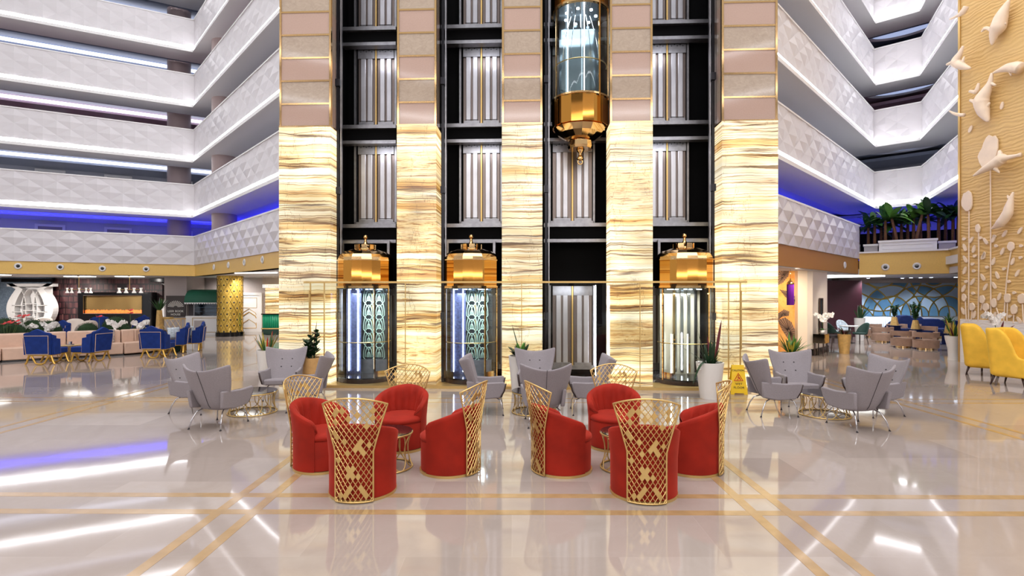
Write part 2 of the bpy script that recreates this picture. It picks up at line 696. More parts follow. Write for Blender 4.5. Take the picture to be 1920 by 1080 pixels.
# honey-coloured inlay lines in the marble
inl = [((-9, 5.60), (9, 5.46), .11), ((-9, 5.17), (9, 5.05), .11),
       ((-2.82, -2), (-2.82, 10.3), .10), ((-2.48, -2), (-2.48, 10.3), .10),
       ((2.65, -2), (2.65, 10.3), .10), ((2.31, -2), (2.31, 10.3), .10),
       ((-16, 10.80), (16, 10.50), .07), ((-16, 10.42), (16, 10.12), .07),
       ((-7.70, -2), (-7.70, 16), .09), ((-8.02, -2), (-8.02, 16), .09),
       ((7.66, -2), (7.66, 13.5), .09), ((7.34, -2), (7.34, 13.5), .09)]
for i, (a, b, w) in enumerate(inl):
    a, b = Vector(a), Vector(b)
    t = (b - a).normalized()
    n = Vector((-t.y, t.x)) * w / 2
    struct(MB().prism([a - n, b - n, b + n, a + n], -.002, .0012 + .0002 * (i % 6)).build('trim_%d' % (i + 1), MT['inlay']))

# ---- atrium outlines (concave courts of balconies)
LP = [(-28.7, 19.7), (-15.9, 26.7), (-6.8, 16.8)]
RP = [(6.8, 14.4), (16.2, 23.9), (17.5, 22.75), (13.98, 15.5)]
PITCH = 2.75
ZS = [5.87 + PITCH * k for k in range(5)]
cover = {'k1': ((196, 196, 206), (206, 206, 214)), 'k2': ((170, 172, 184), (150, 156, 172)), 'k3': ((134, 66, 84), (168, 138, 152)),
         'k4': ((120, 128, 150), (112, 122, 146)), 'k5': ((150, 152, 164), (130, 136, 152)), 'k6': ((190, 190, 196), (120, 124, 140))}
def relief(mb, path, z0, z1, pw=.98, rows=4, amp=1.0):
    """folded diamond facets on the hall side of a parapet"""
    hh = (z1 - z0) / rows
    for i in range(len(path) - 1):
        a, b = Vector(path[i]), Vector(path[i + 1])
        L = (b - a).length
        t = (b - a) / L
        nn = Vector((t.y, -t.x))
        nc = max(2, int(round(L / (pw / 2))))
        st = L / nc
        vs = []
        for r_ in range(rows + 1):
            for c in range(nc + 1):
                odd = (r_ + c) % 2
                h = .012
                if odd and 0 < c < nc:
                    h = .115 if ((c // 2 + r_) % 3) else .06
                if r_ in (0, rows):
                    h *= .45
                h *= amp
                p = a + t * (c * st) + nn * h
                vs.append((p.x, p.y, z0 + hh * r_))
        fs = []
        w = nc + 1
        for r_ in range(rows):
            for c in range(nc):
                p, q, r2, s2 = r_ * w + c, r_ * w + c + 1, (r_ + 1) * w + c + 1, (r_ + 1) * w + c
                if (r_ + c) % 2 == 0:
                    fs += [(p, q, r2), (p, r2, s2)]
                else:
                    fs += [(q, r2, s2), (q, s2, p)]
        mb.add(vs, fs)
    return mb


MT['relief'] = mat('white_relief_panels', (214, 210, 213), .42)
GAPM = []  # corridor paints per level, with the tint of that level's lighting mixed in
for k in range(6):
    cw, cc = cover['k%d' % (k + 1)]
    GAPM.append((mat('corridor_wall_lit_paint', cw, .5), mat('corridor_ceiling_lit_paint', cc, .3)))


def wall_doors(path, d, z, side):
    pass


nid = [0]


def sname(base):
    nid[0] += 1
    return '%s_%d' % (base, nid[0])


for side, path in (('left', LP), ('right', RP)):
    # first floor parapet above the yellow band
    if side == 'left':
        struct(relief(ring(MB(), path, 0.0, .16, 3.52, 4.90), path, 3.52, 4.90, amp=.7).build('wall_left', MT['relief']))
        struct(ring(MB(), path, -.04, .20, 4.90, 4.96).build(sname('trim'), MT['white']))
        struct(ring(MB(), path, .03, .45, 2.96, 3.52).build('wall_left', MT['yellow_band']))
        struct(ring(MB(), path, .2, 5.2, 3.2, 3.5).build('ceiling', MT['white']))
    else:
        # stops where the planter terrace begins
        t = .80
        e = (path[0][0] + (path[1][0] - path[0][0]) * t, path[0][1] + (path[1][1] - path[0][1]) * t)
        PE = e
        short = [path[0], e]
        struct(relief(ring(MB(), short, 0, .16, 3.52, 4.85), short, 3.52, 4.85).build('wall_right', MT['relief']))
        struct(ring(MB(), short, -.04, .20, 4.85, 4.91).build(sname('trim'), MT['white']))
        struct(ring(MB(), short, .03, .45, 2.9, 3.52).build('wall_right', MT['brown_band']))
        ter = [e, (16.7, 20.3), (14.2, 15.6)]
        TER = ter
        struct(ring(MB(), ter, .0, .35, 2.86, 3.74).build('wall_right', MT['yellow_band']))
        struct(ring(MB(), ter, -.08, .5, 3.74, 3.80).build(sname('trim'), MT['white']))
        struct(ring(MB(), ter, .2, 5.6, 3.5, 3.72).build('floor', MT['white']))
        struct(ring(MB(), path, .2, 5.2, 3.2, 3.5).build('ceiling', MT['white']))
    for k, zs in enumerate(ZS):
        wm, cm = GAPM[k]
        nwm, ncm = GAPM[k]
        # fascia, glowing strip, parapet, coping
        struct(ring(MB(), path, -.10, 1.3, zs, zs + .13).build(sname('trim'), MT['white']))
        par = struct(relief(ring(MB(), path, 0, .16, zs + .30, zs + 1.62), path, zs + .30, zs + 1.62, amp=.55 if side == 'left' else .7).build('wall_' + side, MT['relief']))
        ring(MB(), path, -.02, .10, zs + .13, zs + .30).build('light_strip', MT['led'], par)
        struct(ring(MB(), path, -.05, .20, zs + 1.62, zs + 1.67).build(sname('trim'), MT['white']))
        # soffit seen from below (edge strip) and the raised ceiling with its cove
        struct(ring(MB(), path, .1, 1.6, zs + .06, zs + .2).build('ceiling', cm))
        struct(ring(MB(), path, 1.3, 5.3, zs + .34, zs + .5).build('ceiling', cm))
        cl = struct(ring(MB(), path, 3.25, 5.2, zs + .05, zs + .2).build('ceiling', cm))
        led = MT['led_blue'] if k == 0 else MT['led_soft']
        for seg in ([path] if side == 'left' else [path[:2], path[2:]]):
            ring(MB(), seg, 3.10, 3.22, zs + .16, zs + .30).build('cove_light', led, cl)
        zb = (4.0 if k == 0 else ZS[k - 1] + .5)
        bw = struct(ring(MB(), path, 5.2, 5.4, zb - .3, zs + .5).build('wall_' + side, wm))
        if k == 0:
            ring(MB(), path, 4.9, 5.1, 3.75, 3.85).build('cove_light', led, bw)
# ground ceilings that run back under the galleries
struct(MB().prism([(-28.7, 19.75), (-15.9, 26.8), (-6.8, 16.9), (-6.8, 34), (-31, 34), (-31, 19.7)], 2.96, 3.2).build('ceiling', MT['ceil']))
struct(MB().prism([(6.8, 14.5), (PE[0] - .1, PE[1] + .1), (16.7, 20.4), (14.4, 15.6), (23, 15.6), (23, 34), (6.8, 34)], 2.86, 3.1).build('ceiling', MT['ceil']))

# doors of the corridor rooms, seen over the parapets on the left side
o5 = offset_path(LP, 5.18)
a5, b5 = Vector(o5[0]), Vector(o5[1])
tdir = (b5 - a5).normalized()
rz5 = math.atan2(tdir.y, tdir.x)
dcount = 0
pos_names = ['first', 'second', 'third', 'fourth', 'fifth', 'sixth']
MT['room_door'] = mat('room_door', (150, 140, 150), .4)
for k in (0, 1, 2):
    z0 = (3.5 if k == 0 else ZS[k - 1] + .5)
    for j in range(5):
        s = 5.0 + j * 2.9
        if s > (b5 - a5).length - 1:
            continue
        c = a5 + tdir * s
        r = thing('room_door', '%s room door behind the %s balcony parapet, counting from the near end' % (pos_names[j], ['blue lit', 'second', 'pink lit'][k]), 'door',
                  (c.x, c.y, z0), rz5, 'room doors along the balcony corridors', 'thing')
        MB().box(-.5, .5, -.05, 0, 0, 2.1).build('door_panel', MT['room_door'], r)
        MB().box(-.62, -.5, -.09, 0, 0, 2.22).box(.5, .62, -.09, 0, 0, 2.22).box(-.5, .5, -.09, 0, 2.1, 2.22).build('door_frame', MT['white'], r)

# round pillars behind the balconies
MT['pillar'] = mat('pillar_plaster', (178, 158, 156), .5)
for j, (px, Y) in enumerate(((336, 28.6), (421, 25.6))):
    r_ = .55
    struct(MB().lathe([(r_, 3.5), (r_, 19.5)], 32, (P(px, 0, Y).x, Y, 0)).build('pillar_%d' % (j + 1), MT['pillar'], smooth=True, angle=30))
# mirrored wall boxes that close the right corridors next to the lifts
MT['oval'] = mat('oval_recess', (190, 200, 220), .4, emit=(170, 185, 225), es=.8)
mirror_mat = mat('grey_glass_partition', (120, 118, 124), .15, .3)
n_r = Vector((-.71, .70))
for k in range(5):
    zlo = 4.0 if k == 0 else ZS[k - 1] + .5
    base = Vector(RP[0]) + (Vector(RP[1]) - Vector(RP[0])).normalized() * 3.1
    a = base + n_r * 1.2
    b = base + n_r * 4.9
    struct(MB().prism([a, b, b + Vector((.12, .12)), a + Vector((.12, .12))], zlo - .3, ZS[k] + .4).build('wall_right', mirror_mat))
    # oval ceiling lights above the inner corner
    c = Vector((16.85, 23.3)) + Vector((.66, .75)) * 2.15
    cz = ZS[k] + .33
    r = thing('oval_ceiling_light', 'pale oval ceiling light recess over the %s gallery at the planter corner' % ['lowest', 'second', 'third', 'fourth', 'topmost'][k], 'ceiling light', (c.x, c.y, cz), R(-41), 'oval ceiling lights of the galleries')
    MB().lathe([(1.5, 0), (1.42, -.10), (1.3, -.10), (1.22, .0)], 40, sx=1.0, sy=.55).build('rim', MT['white'], r, smooth=True)
    MB().lathe([(1.3, -.02), (1e-4, -.03)], 40, sx=1.0, sy=.55).build('diffuser', MT['oval'], r)

# ---- ground floor left: back wall, bookshelf wallpaper, pier
def fn_books(q, u, v, uv, b):
    row = q.math('FRACT', q.math('DIVIDE', v, .33))
    rid = q.math('FLOOR', q.math('DIVIDE', v, .33))
    uu = q.math('ADD', u, q.math('MULTIPLY', rid, 3.7))
    w = q.n('ShaderNodeTexWhiteNoise', noise_dimensions='2D')
    bid = q.math('FLOOR', q.math('DIVIDE', uu, .07))
    q.l(q.comb(bid, rid, 0.0), w.inputs['Vector'])
    rnd = w.outputs['Value']
    tone = q.ramp(rnd, [(0, lin((26, 12, 16))), (.4, lin((66, 32, 38))), (.7, lin((92, 52, 54))), (.9, lin((42, 20, 28))), (1, lin((118, 80, 76)))])
    bf = q.math('FRACT', q.math('DIVIDE', uu, .07))
    gap = q.math('GREATER_THAN', q.math('ABSOLUTE', q.math('SUBTRACT', bf, .5)), .43)
    top = q.math('GREATER_THAN', row, q.math('ADD', .68, q.math('MULTIPLY', rnd, .2)))
    dark = q.math('MAXIMUM', gap, top)
    holes = q.noise(q.comb(q.math('MULTIPLY', uu, 1.2), rid, 0.0), 1.0, 1)
    dark = q.math('MAXIMUM', dark, q.math('GREATER_THAN', holes, .62))
    return q.mix(dark, tone, lin((14, 8, 12)))


MT['books'] = m_uvtex('book_wallpaper', fn_books, .5)
WL = 29.0
struct(MB().box(-32, -6, WL + .3, WL + .5, 0, 3.3).build('wall_back', MT['grey_wall'], uv=True))
x0, x1 = (95 - 960) * .029, (302 - 960) * .029
struct(MB().box(x0, x1, WL + .1, WL + .3, 0, 2.9).build('wall_back', MT['books'], uv=True))
struct(MB().box(-32, x0 - .02, WL + .05, WL + .3, 0, 2.96).build('wall_back', mat('blue_grey_wallpaper', (128, 146, 166), .6, noise=(14, .3)), uv=True))
struct(MB().box(x0 - 2.6, x0 + .2, WL - .1, WL + .05, 2.72, 2.9).box(x1 - .5, x1 + .6, WL - .1, WL + .05, 2.72, 2.9).build('trim_60', MT['black_gloss']))
px0, px1 = (308 - 960) * .0275, (350 - 960) * .0275
struct(MB().box(px0, px1, 27.5, WL + .1, 0, 2.96).build('wall_back', MT['grey_wall']))
struct(MB().box(px0 - .03, px1 + .03, 27.44, WL, 0, .2).build('baseboard_back', MT['skirt']))
struct(MB().box(px1, (366 - 960) * .029, WL + .2, WL + .3, 0, .2).box((474 - 960) * .029, (495 - 960) * .029, WL + .2, WL + .3, 0, .2).build('baseboard_left', MT['skirt']))

# ---- ground floor right: pier with the mural niche, far wall
nr = Vector(RP[1]) - Vector(RP[0])
nr.normalize()
pier_a = G(1518, 666)
pier_b = G(1556, 660)
struct(MB().prism([(9.9, 18.0), (10.15, 18.0), (11.35, 19.2), (11.2, 19.75), (10.2, 20.4)], 0, 2.9).build('wall_right', MT['beige_wall']))
struct(MB().prism([(9.93, 17.96), (10.17, 17.95), (11.40, 19.18), (11.2, 19.4), (10.0, 18.4)], 0, .22).build('baseboard_right', MT['skirt']))


def fn_mural(q, u, v, uv, b):
    n1 = q.noise(uv, 1.1, 5, .6, .8)
    c = q.ramp(n1, [(.3, lin((236, 150, 62))), (.45, lin((246, 186, 104))), (.6, lin((238, 160, 78))), (.7, lin((226, 110, 40)))])
    return c


MT['mural'] = m_uvtex('orange_mural_paint', fn_mural, .6)
MUR_A, MUR_B = Vector((7.0, 17.7)), Vector((9.92, 18.2))
t = (MUR_B - MUR_A).normalized()
n = Vector((-t.y, t.x)) * .2
struct(MB().prism([MUR_A, MUR_B, MUR_B + n, MUR_A + n], 0, 2.9).build('wall_right', MT['mural'], uv=True))
struct(MB().box(9.62, 9.94, 17.95, 18.3, 0, 2.88).build(sname('trim'), mat('cream_lacquer', (240, 222, 200), .35)))


def fn_arcs(q, u, v, uv, b):
    # overlapping gold circles over panels of alternating blues
    fac = None
    cell = None
    for cx, cy, rads in ((17.0, .2, (.9, 1.45, 2.0, 2.55)), (19.2, 1.0, (.45, .95, 1.5)), (20.6, 1.0, (.45, .95, 1.5)), (22.0, 1.0, (.45, .95, 1.5)), (18.6, 3.4, (1.0, 1.6, 2.2)), (21.3, 3.2, (.7, 1.3))):
        dx = q.math('SUBTRACT', u, cx)
        dy = q.math('SUBTRACT', v, cy)
        d = q.math('SQRT', q.math('ADD', q.math('MULTIPLY', dx, dx), q.math('MULTIPLY', dy, dy)))
        for r in rads:
            ln = q.math('LESS_THAN', q.math('ABSOLUTE', q.math('SUBTRACT', d, r)), .03)
            fac = ln if fac is None else q.math('MAXIMUM', fac, ln)
            ins = q.math('LESS_THAN', d, r)
            cell = ins if cell is None else q.math('ABSOLUTE', q.math('SUBTRACT', cell, ins))
    base = q.mix(cell, lin((96, 140, 172)), lin((176, 200, 220)))
    q.l(fac, b.inputs['Metallic'])
    return q.mix(fac, base, lin((206, 172, 88)))


MT['arcs'] = m_uvtex('blue_arc_wall', fn_arcs, .35)
FW = 27.0
struct(MB().box(11.0, 25, FW, FW + .2, 0, 3.0).build('wall_back', mat('pale_wall', (214, 218, 226), .6), uv=True))
struct(MB().box((1605 - 960) * .027, 24, FW - .06, FW, .95, 2.62).build('wall_back', MT['arcs'], uv=True))
struct(MB().box((1560 - 960) * .027, 24, FW - .5, FW, 2.62, 2.9).build('ceiling', mat('taupe_bulkhead', (150, 138, 130), .5)))
struct(MB().box((1602 - 960) * .026, (1605 - 960) * .027, FW - .4, FW, 0, 2.62).build('trim_61', MT['white']))
MT['maroon'] = mat('maroon_wall', (64, 28, 38), .4)
struct(MB().box(13.6, (1601 - 960) * .0262, 25.6, 27.0, 0, 2.72).build('wall_back', MT['maroon']))
flu = MB()
xx = (1618 - 960) * .0265
while xx < 19.5:
    flu.lathe([(.05, 0), (.05, .92)], 8, (xx, FW - .05, 0))
    xx += .105
struct(flu.build('wall_back', mat('white_fluting', (222, 226, 232), .5), smooth=True))
# white cove on the ceiling in front of the maroon wall
cv = MB()
for a, b2 in ((G(1556, 700), G(1556, 700)),):
    pass
cov = thing('ceiling_cove_light', 'angular white light line in the lounge ceiling beside the beige pier', 'ceiling light')
MB().prism([(12.0, 22.0), (15.6, 22.3), (15.4, 22.55), (12.0, 22.25)], 2.80, 2.855).prism([(15.4, 22.55), (15.6, 22.3), (13.2, 26.4), (13.0, 26.3)], 2.80, 2.855).build('diffuser', MT['led_panel'], cov)

struct(MB().box(-31.3, -31, 14, 34, 0, 3.2).build('wall_left', MT['grey_wall']))
struct(MB().box(-31.3, -28.6, 14, 19.7, 2.96, 3.2).build('ceiling', MT['ceil']))
struct(MB().box(23, 23.3, 15, 34, 0, 3.2).build('wall_right', MT['grey_wall']))
# ---- the rest of the court behind the visitor: balconies and glazed entrance front (seen mirrored in gold, marble and floor)
BP = [(27, -2), (8, -13), (-8, -13), (-27, -2)]
for k, zs in enumerate([3.2] + ZS):
    par = struct(ring(MB(), BP, 0, .2, zs + .30, zs + 1.62).build('wall_front', MT['relief']))
    ring(MB(), BP, -.02, .10, zs + .13, zs + .30).build('light_strip', MT['led'], par)
    struct(ring(MB(), BP, -.10, 5, zs, zs + .13).build('ceiling', MT['ceil']))
    struct(ring(MB(), BP, 5, 5.3, zs - 2.6, zs + 3).build('wall_front', MT['beige_wall']))
for k in range(9):
    x = -7.6 + k * 1.9
    struct(MB().box(x - .16, x + .16, -13.4, -12.9, 0, 3.2).build('pillar_%d' % (k + 10), MT['wood_dark']))
# ---- whale wall on the right
WA = Vector((13.72, 16.3))
WD = Vector((.152, -.988)).normalized()
WN = Vector((-WD.y, WD.x)) * -1
if WN.x > 0:
    WN = -WN


def fn_wave(q, u, v, uv, b):
    w = q.noise(q.comb(q.math('MULTIPLY', u, .6), v, 0.0), 2.2, 3, .5)
    ph = q.math('ADD', q.math('MULTIPLY', v, 62.0), q.math('MULTIPLY', w, 26.0))
    s = q.math('SINE', ph)
    q.bump(q.math('MULTIPLY', s, .5), .35, .03, b.inputs['Normal'])
    return q.mix(q.noise(uv, .8, 2), lin((206, 166, 102)), lin((218, 182, 120)))


MT['wave_gold'] = m_uvtex('rippled_gold_wall', fn_wave, .42)
MT['wave_white'] = m_uvtex('rippled_white_wall', lambda q, u, v, uv, b: (q.bump(q.math('SINE', q.math('ADD', q.math('MULTIPLY', v, 70.0), q.math('MULTIPLY', q.noise(uv, 2.0, 3), 30.0))), .12, .02, b.inputs['Normal']), q.mix(0.0, lin((232, 226, 222)), lin((232, 226, 222))))[1], .5)


def wallprism(s0, s1, d0, d1):
    a, b2 = WA + WD * s0, WA + WD * s1
    return [a + WN * d0, b2 + WN * d0, b2 + WN * d1, a + WN * d1]


struct(MB().prism(wallprism(0, 8, 0, -.35), 1.32, 16).build('wall_right', MT['wave_gold'], uv=True))
struct(MB().prism(wallprism(.0, 8, .03, -.35), 0, 1.32).build('wall_right', MT['wave_white'], uv=True))
struct(MB().prism(wallprism(-.06, .0, .04, -.40), 0, 16).build('trim_62', MT['gold_satin']))
# ================================================================ LIFT LOBBY (own frame: u along the front, v back, z up)
FO = Vector((0, 11.69, 0))
FA = -math.atan(.043)
FC, FS = math.cos(FA), math.sin(FA)


def FU(x, v=0.0):
    a = (x - 960) / F
    # X = u*FC - v*FS ; Y = FO.y + u*FS + v*FC ; X = a Y
    return (a * (FO.y + v * FC) + v * FS) / (FC - a * FS)


def FY(u, v):
    return FO.y + u * FS + v * FC


def FZ(x, y, v=0.0):
    return HC + (HZ - y) / F * FY(FU(x, v), v)


def floc(u, v, z=0.0):
    return (u * FC - v * FS, FO.y + u * FS + v * FC, z)


def fbuild(mb, name, m, parent=None, **kw):
    """build in lobby coordinates; the parts of a thing inherit its frame"""
    if parent is not None:
        return mb.build(name, m, parent, **kw)
    return mb.build(name, m, None, loc=FO, rz=FA, **kw)


def fthing(name, label, cat, group=None, kind=None):
    return thing(name, label, cat, FO, FA, group, kind)


SEAM = 5.86
VC = .15
cols = [(523, 620, 0), (744, 818, 1), (941, 1017, 2), (1144, 1224, 3), (1354, 1459, 4)]
cwhere = ['nearest the gold mosaic pillar', 'between the first and second glass lifts', 'between the second glass lift and the empty shaft',
          'between the empty shaft and the third ground level lift', 'behind the yellow floor sign, last of the lift front']
MT['stone_a'] = mat('rose_beige_marble', (186, 158, 142), .14, noise=(3, .06), spec=.6)
MT['stone_b'] = m_uvtex('veined_beige_marble', lambda q, u, v, uv, b: q.mix(q.noise(uv, 7.0, 8, .65, 2.5), lin((150, 132, 118)), lin((198, 180, 162))), .14)
def fn_ab(q, u, v, uv, b):
    k = q.math('FLOOR', q.math('DIVIDE', q.math('SUBTRACT', v, SEAM + .01), 1.04))
    f = q.math('FRACT', q.math('DIVIDE', q.math('SUBTRACT', v, SEAM + .01), 1.04))
    odd = q.math('GREATER_THAN', f, .5)
    a = q.mix(q.noise(uv, 40.0, 3, .6), lin((176, 148, 134)), lin((190, 162, 148)))
    c = q.mix(q.noise(q.comb(u, q.math('MULTIPLY', v, 1.6), k), 6.0, 9, .68, 2.0), lin((146, 128, 114)), lin((200, 182, 162)))
    return q.mix(odd, a, c)


MT['stone_ab'] = m_uvtex('alternating_marble_slabs', fn_ab, .07, **{'Specular IOR Level': .7})
MT['stone_dark'] = mat('shaded_side_marble', (150, 138, 130), .1, spec=.7)
colU = []
for (xa, xb, i) in cols:
    u0, u1 = FU(xa, VC), FU(xb, VC)
    colU.append((u0, u1))
    o = fthing('clad_column', 'glowing onyx and marble lift column %s' % cwhere[i], 'column', 'onyx and marble lift columns', 'thing')
    # onyx in book-matched slabs with fine joints
    mo = m_onyx('backlit_onyx', i * 4.37 + 1.3, 1.0)
    fbuild(MB().box(u0, u1, VC, VC + .62, 0, SEAM), 'onyx_cladding', mo, o)
    fbuild(MB().box(u0 - .005, u1 + .005, VC + .0, VC + .5, SEAM, SEAM + .03), 'trim_strip', MT['gold'], o)
    # marble panels with gold joints, alternating slabs
    jo = MB()
    z = SEAM + .03
    while z < 13.0:
        jo.box(u0 + .04, u1 - .04, VC + .028, VC + .46, z + .48, z + .52)
        z += .52
    jo.box(u0 + .0, u0 + .045, VC + .02, VC + .1, SEAM + .03, 13.0).box(u1 - .045, u1, VC + .02, VC + .1, SEAM + .03, 13.0)
    fbuild(MB().box(u0 + .02, u1 - .02, VC + .04, VC + .56, SEAM + .03, 13.0), 'marble_cladding', MT['stone_ab'], o, uv=True)
    fbuild(jo, 'gold_trim', MT['gold'], o)

VB = 1.75
# dark back wall and shaft sides
struct(fbuild(MB().box(FU(600, VB), FU(1380, VB), VB + .12, VB + .3, 0, 13.5), 'wall_back', MT['black']))
struct(fbuild(MB().box(FU(600, VB), FU(1380, VB), VC + .3, VB + .3, 13.3, 13.5), 'ceiling', MT['black']))
for j, (u0, u1) in enumerate(colU):
    struct(fbuild(MB().box(u0 + .2, u1 - .2, VC + .62, VB + .1, 0, 13.3), 'wall_back', MT['black']))

# gilded plinth strip under the lift front
struct(fbuild(MB().box(FU(600), FU(1408), -.02, VC + .5, 0, .06), 'baseboard_front', MT['gold_satin']))

shafts = [(631, 743, 706), (827, 941, 903), (1020, 1140, 1073), (1223, 1342, 1250)]
sw = ['shaft of the leftmost lift', 'shaft of the second lift', 'middle shaft of the raised lift', 'shaft of the clear walled lift']
lev = [(.24, 2.30), (3.85, 5.88), (6.32, 8.31), (8.76, 10.75)]
lname = ['ground', 'first', 'second', 'third']
MT['door_light'] = mat('pale_ribbed_metal', (196, 196, 204), .3, .55, noise=(2.2, .12))
MT['door_brown'] = mat('brownish_metal', (120, 108, 104), .3, .6)
MT['rail'] = mat('black_rail', (36, 36, 42), .25, .7)
for i, (xa, xb, xd) in enumerate(shafts):
    ua, ub = FU(xa, 1.45), FU(xb, 1.45)
    # guide rails
    ur = FU(xa + 4, .55) if i < 3 else FU(xb - 6, .55)
    r = fthing('guide_rail', 'vertical dark steel guide rail pair in the %s' % sw[i], 'guide rail', 'vertical lift guide rails')
    sgn = 1 if i < 3 else -1
    fbuild(MB().box(ur - .03, ur + .03, .5, .62, .06, 13), 'channel', MT['rail'], r)
    fbuild(MB().box(ur + sgn * .05, ur + sgn * .075, .52, .6, .06, 13), 'rail', MT['steel'], r)
    for zz in (1.5, 4.4, 6.9, 9.4):
        fbuild(MB().box(ur - .05, ur + .05, .46, .62, zz, zz + .16), 'bracket', MT['steel_dark'], r)
    for k, (z0, z1) in enumerate(lev):
        d = fthing('lift_landing_door', 'pale ribbed metal landing door, %s level, %s' % (lname[k], sw[i]), 'lift door', 'lift landing doors', 'thing')
        uc = FU(xd, VB)
        w = .47
        if i == 2:
            w = .50
        side = .09
        fbuild(MB().box(uc - w - side, uc - w - side + .05, VB - .06, VB + .05, z0, z1).box(uc + w + .01, uc + w + .06, VB - .06, VB + .05, z0, z1)
               .box(uc - w - side, uc + w + .06, VB - .06, VB + .05, z0 - .04, z0 + .06), 'door_frame', MT['steel'], d)
        fbuild(MB().box(uc - .018, uc + .018, VB - .05, VB - .02, z0 + .03, z1 - .02), 'gold_strip', MT['gold_satin'], d)
        for s in (-1, 1):
            lf = MB()
            c = uc + s * (w / 2 + .01)
            lf.box(c - w / 2 + .02, c + w / 2 - .02, VB + .0, VB + .05, z0 + .06, z1 - .02)
            leaf = fbuild(lf, 'door_leaf', MT['door_brown'], d)
            rb = MB()
            for t in (-.085, .085):
                rb.box(c + t - .062, c + t + .062, VB - .04, VB + .0, z0 + .12, z1 - .24)
            fbuild(rb, 'rib_panel', MT['door_light'], leaf, bevel=.012)
            hp = MB().box(c - w / 2 + .02, c + w / 2 - .02, VB - .055, VB + .0, z1 - .25, z1 - .02)
            fbuild(hp, 'header_plate', MT['steel'], leaf)
            fbuild(MB().box(c - w / 2 + .04, c + w / 2 - .04, VB - .05, VB, z0 + .05, z0 + .13), 'sill_plate', MT['steel'], leaf)
            if k > 0:
                h = MB()
                for t in range(5):
                    h.box(c - .15 + t * .07, c - .13 + t * .07, VB - .058, VB - .05, z1 - .09 + (t % 2) * .03, z1 - .07 + (t % 2) * .03)
                h.box(c - .16, c + .16, VB - .058, VB - .05, z0 + .145, z0 + .155)
                fbuild(h, 'bolt', MT['black'], leaf)
        # beams
        if k > 0:
            bm = fthing('shaft_beam', 'double steel channel below the %s level door, %s' % (lname[k], sw[i]), 'beam', 'horizontal channels across the lift shafts', 'thing')
            fbuild(MB().box(ua, ub, 1.40, 1.62, z0 - .12, z0 - .03), 'upper_channel', MT['steel'], bm)
            fbuild(MB().box(ua, ub, 1.40, 1.62, z0 - .50, z0 - .42), 'lower_channel', MT['steel'], bm)
            fbuild(MB().box(ua, ub, 1.50, 1.60, z0 - .42, z0 - .12), 'web_plate', MT['black'], bm)
    # ladder like frame behind the dome of the cab
    if i != 2:
        un = FU(xa + 10, 1.3), FU(xb - 12, 1.3)
        z = FZ(690, 452, 1.3)
        ff = fthing('cab_hanger_frame', 'grey steel hanger frame above the gold dome, %s' % sw[i], 'frame', 'hanger frames above the lifts')
        fbuild(MB().box(un[0], un[1], 1.26, 1.34, z - .06, z).box(un[0], un[0] + .06, 1.26, 1.34, 2.6, z - .06).box(un[1] - .06, un[1], 1.26, 1.34, 2.6, z - .06), 'hanger', MT['steel'], ff)

# LED line in the middle shaft and a strip column with tiny lamps
sl = fthing('shaft_light_strip', 'thin vertical white light line beside the door of the empty middle shaft', 'light strip')
fbuild(MB().box(FU(1116, 1.6), FU(1117.6, 1.6), 1.59, 1.61, .06, 2.3), 'light_line', MT['led'], sl)

# ---- glass lift cabs
def arc_pts(r, n, a0, a1, z, c=(0, 0)):
    return [(c[0] + r * math.cos(a0 + (a1 - a0) * i / n), c[1] + r * math.sin(a0 + (a1 - a0) * i / n), z) for i in range(n + 1)]


MT['cab_dark'] = mat('cab_mirror_panel', (92, 104, 112), .12, .7)
MT['cab_pale'] = mat('cab_pale_panel', (186, 178, 166), .25, .35)


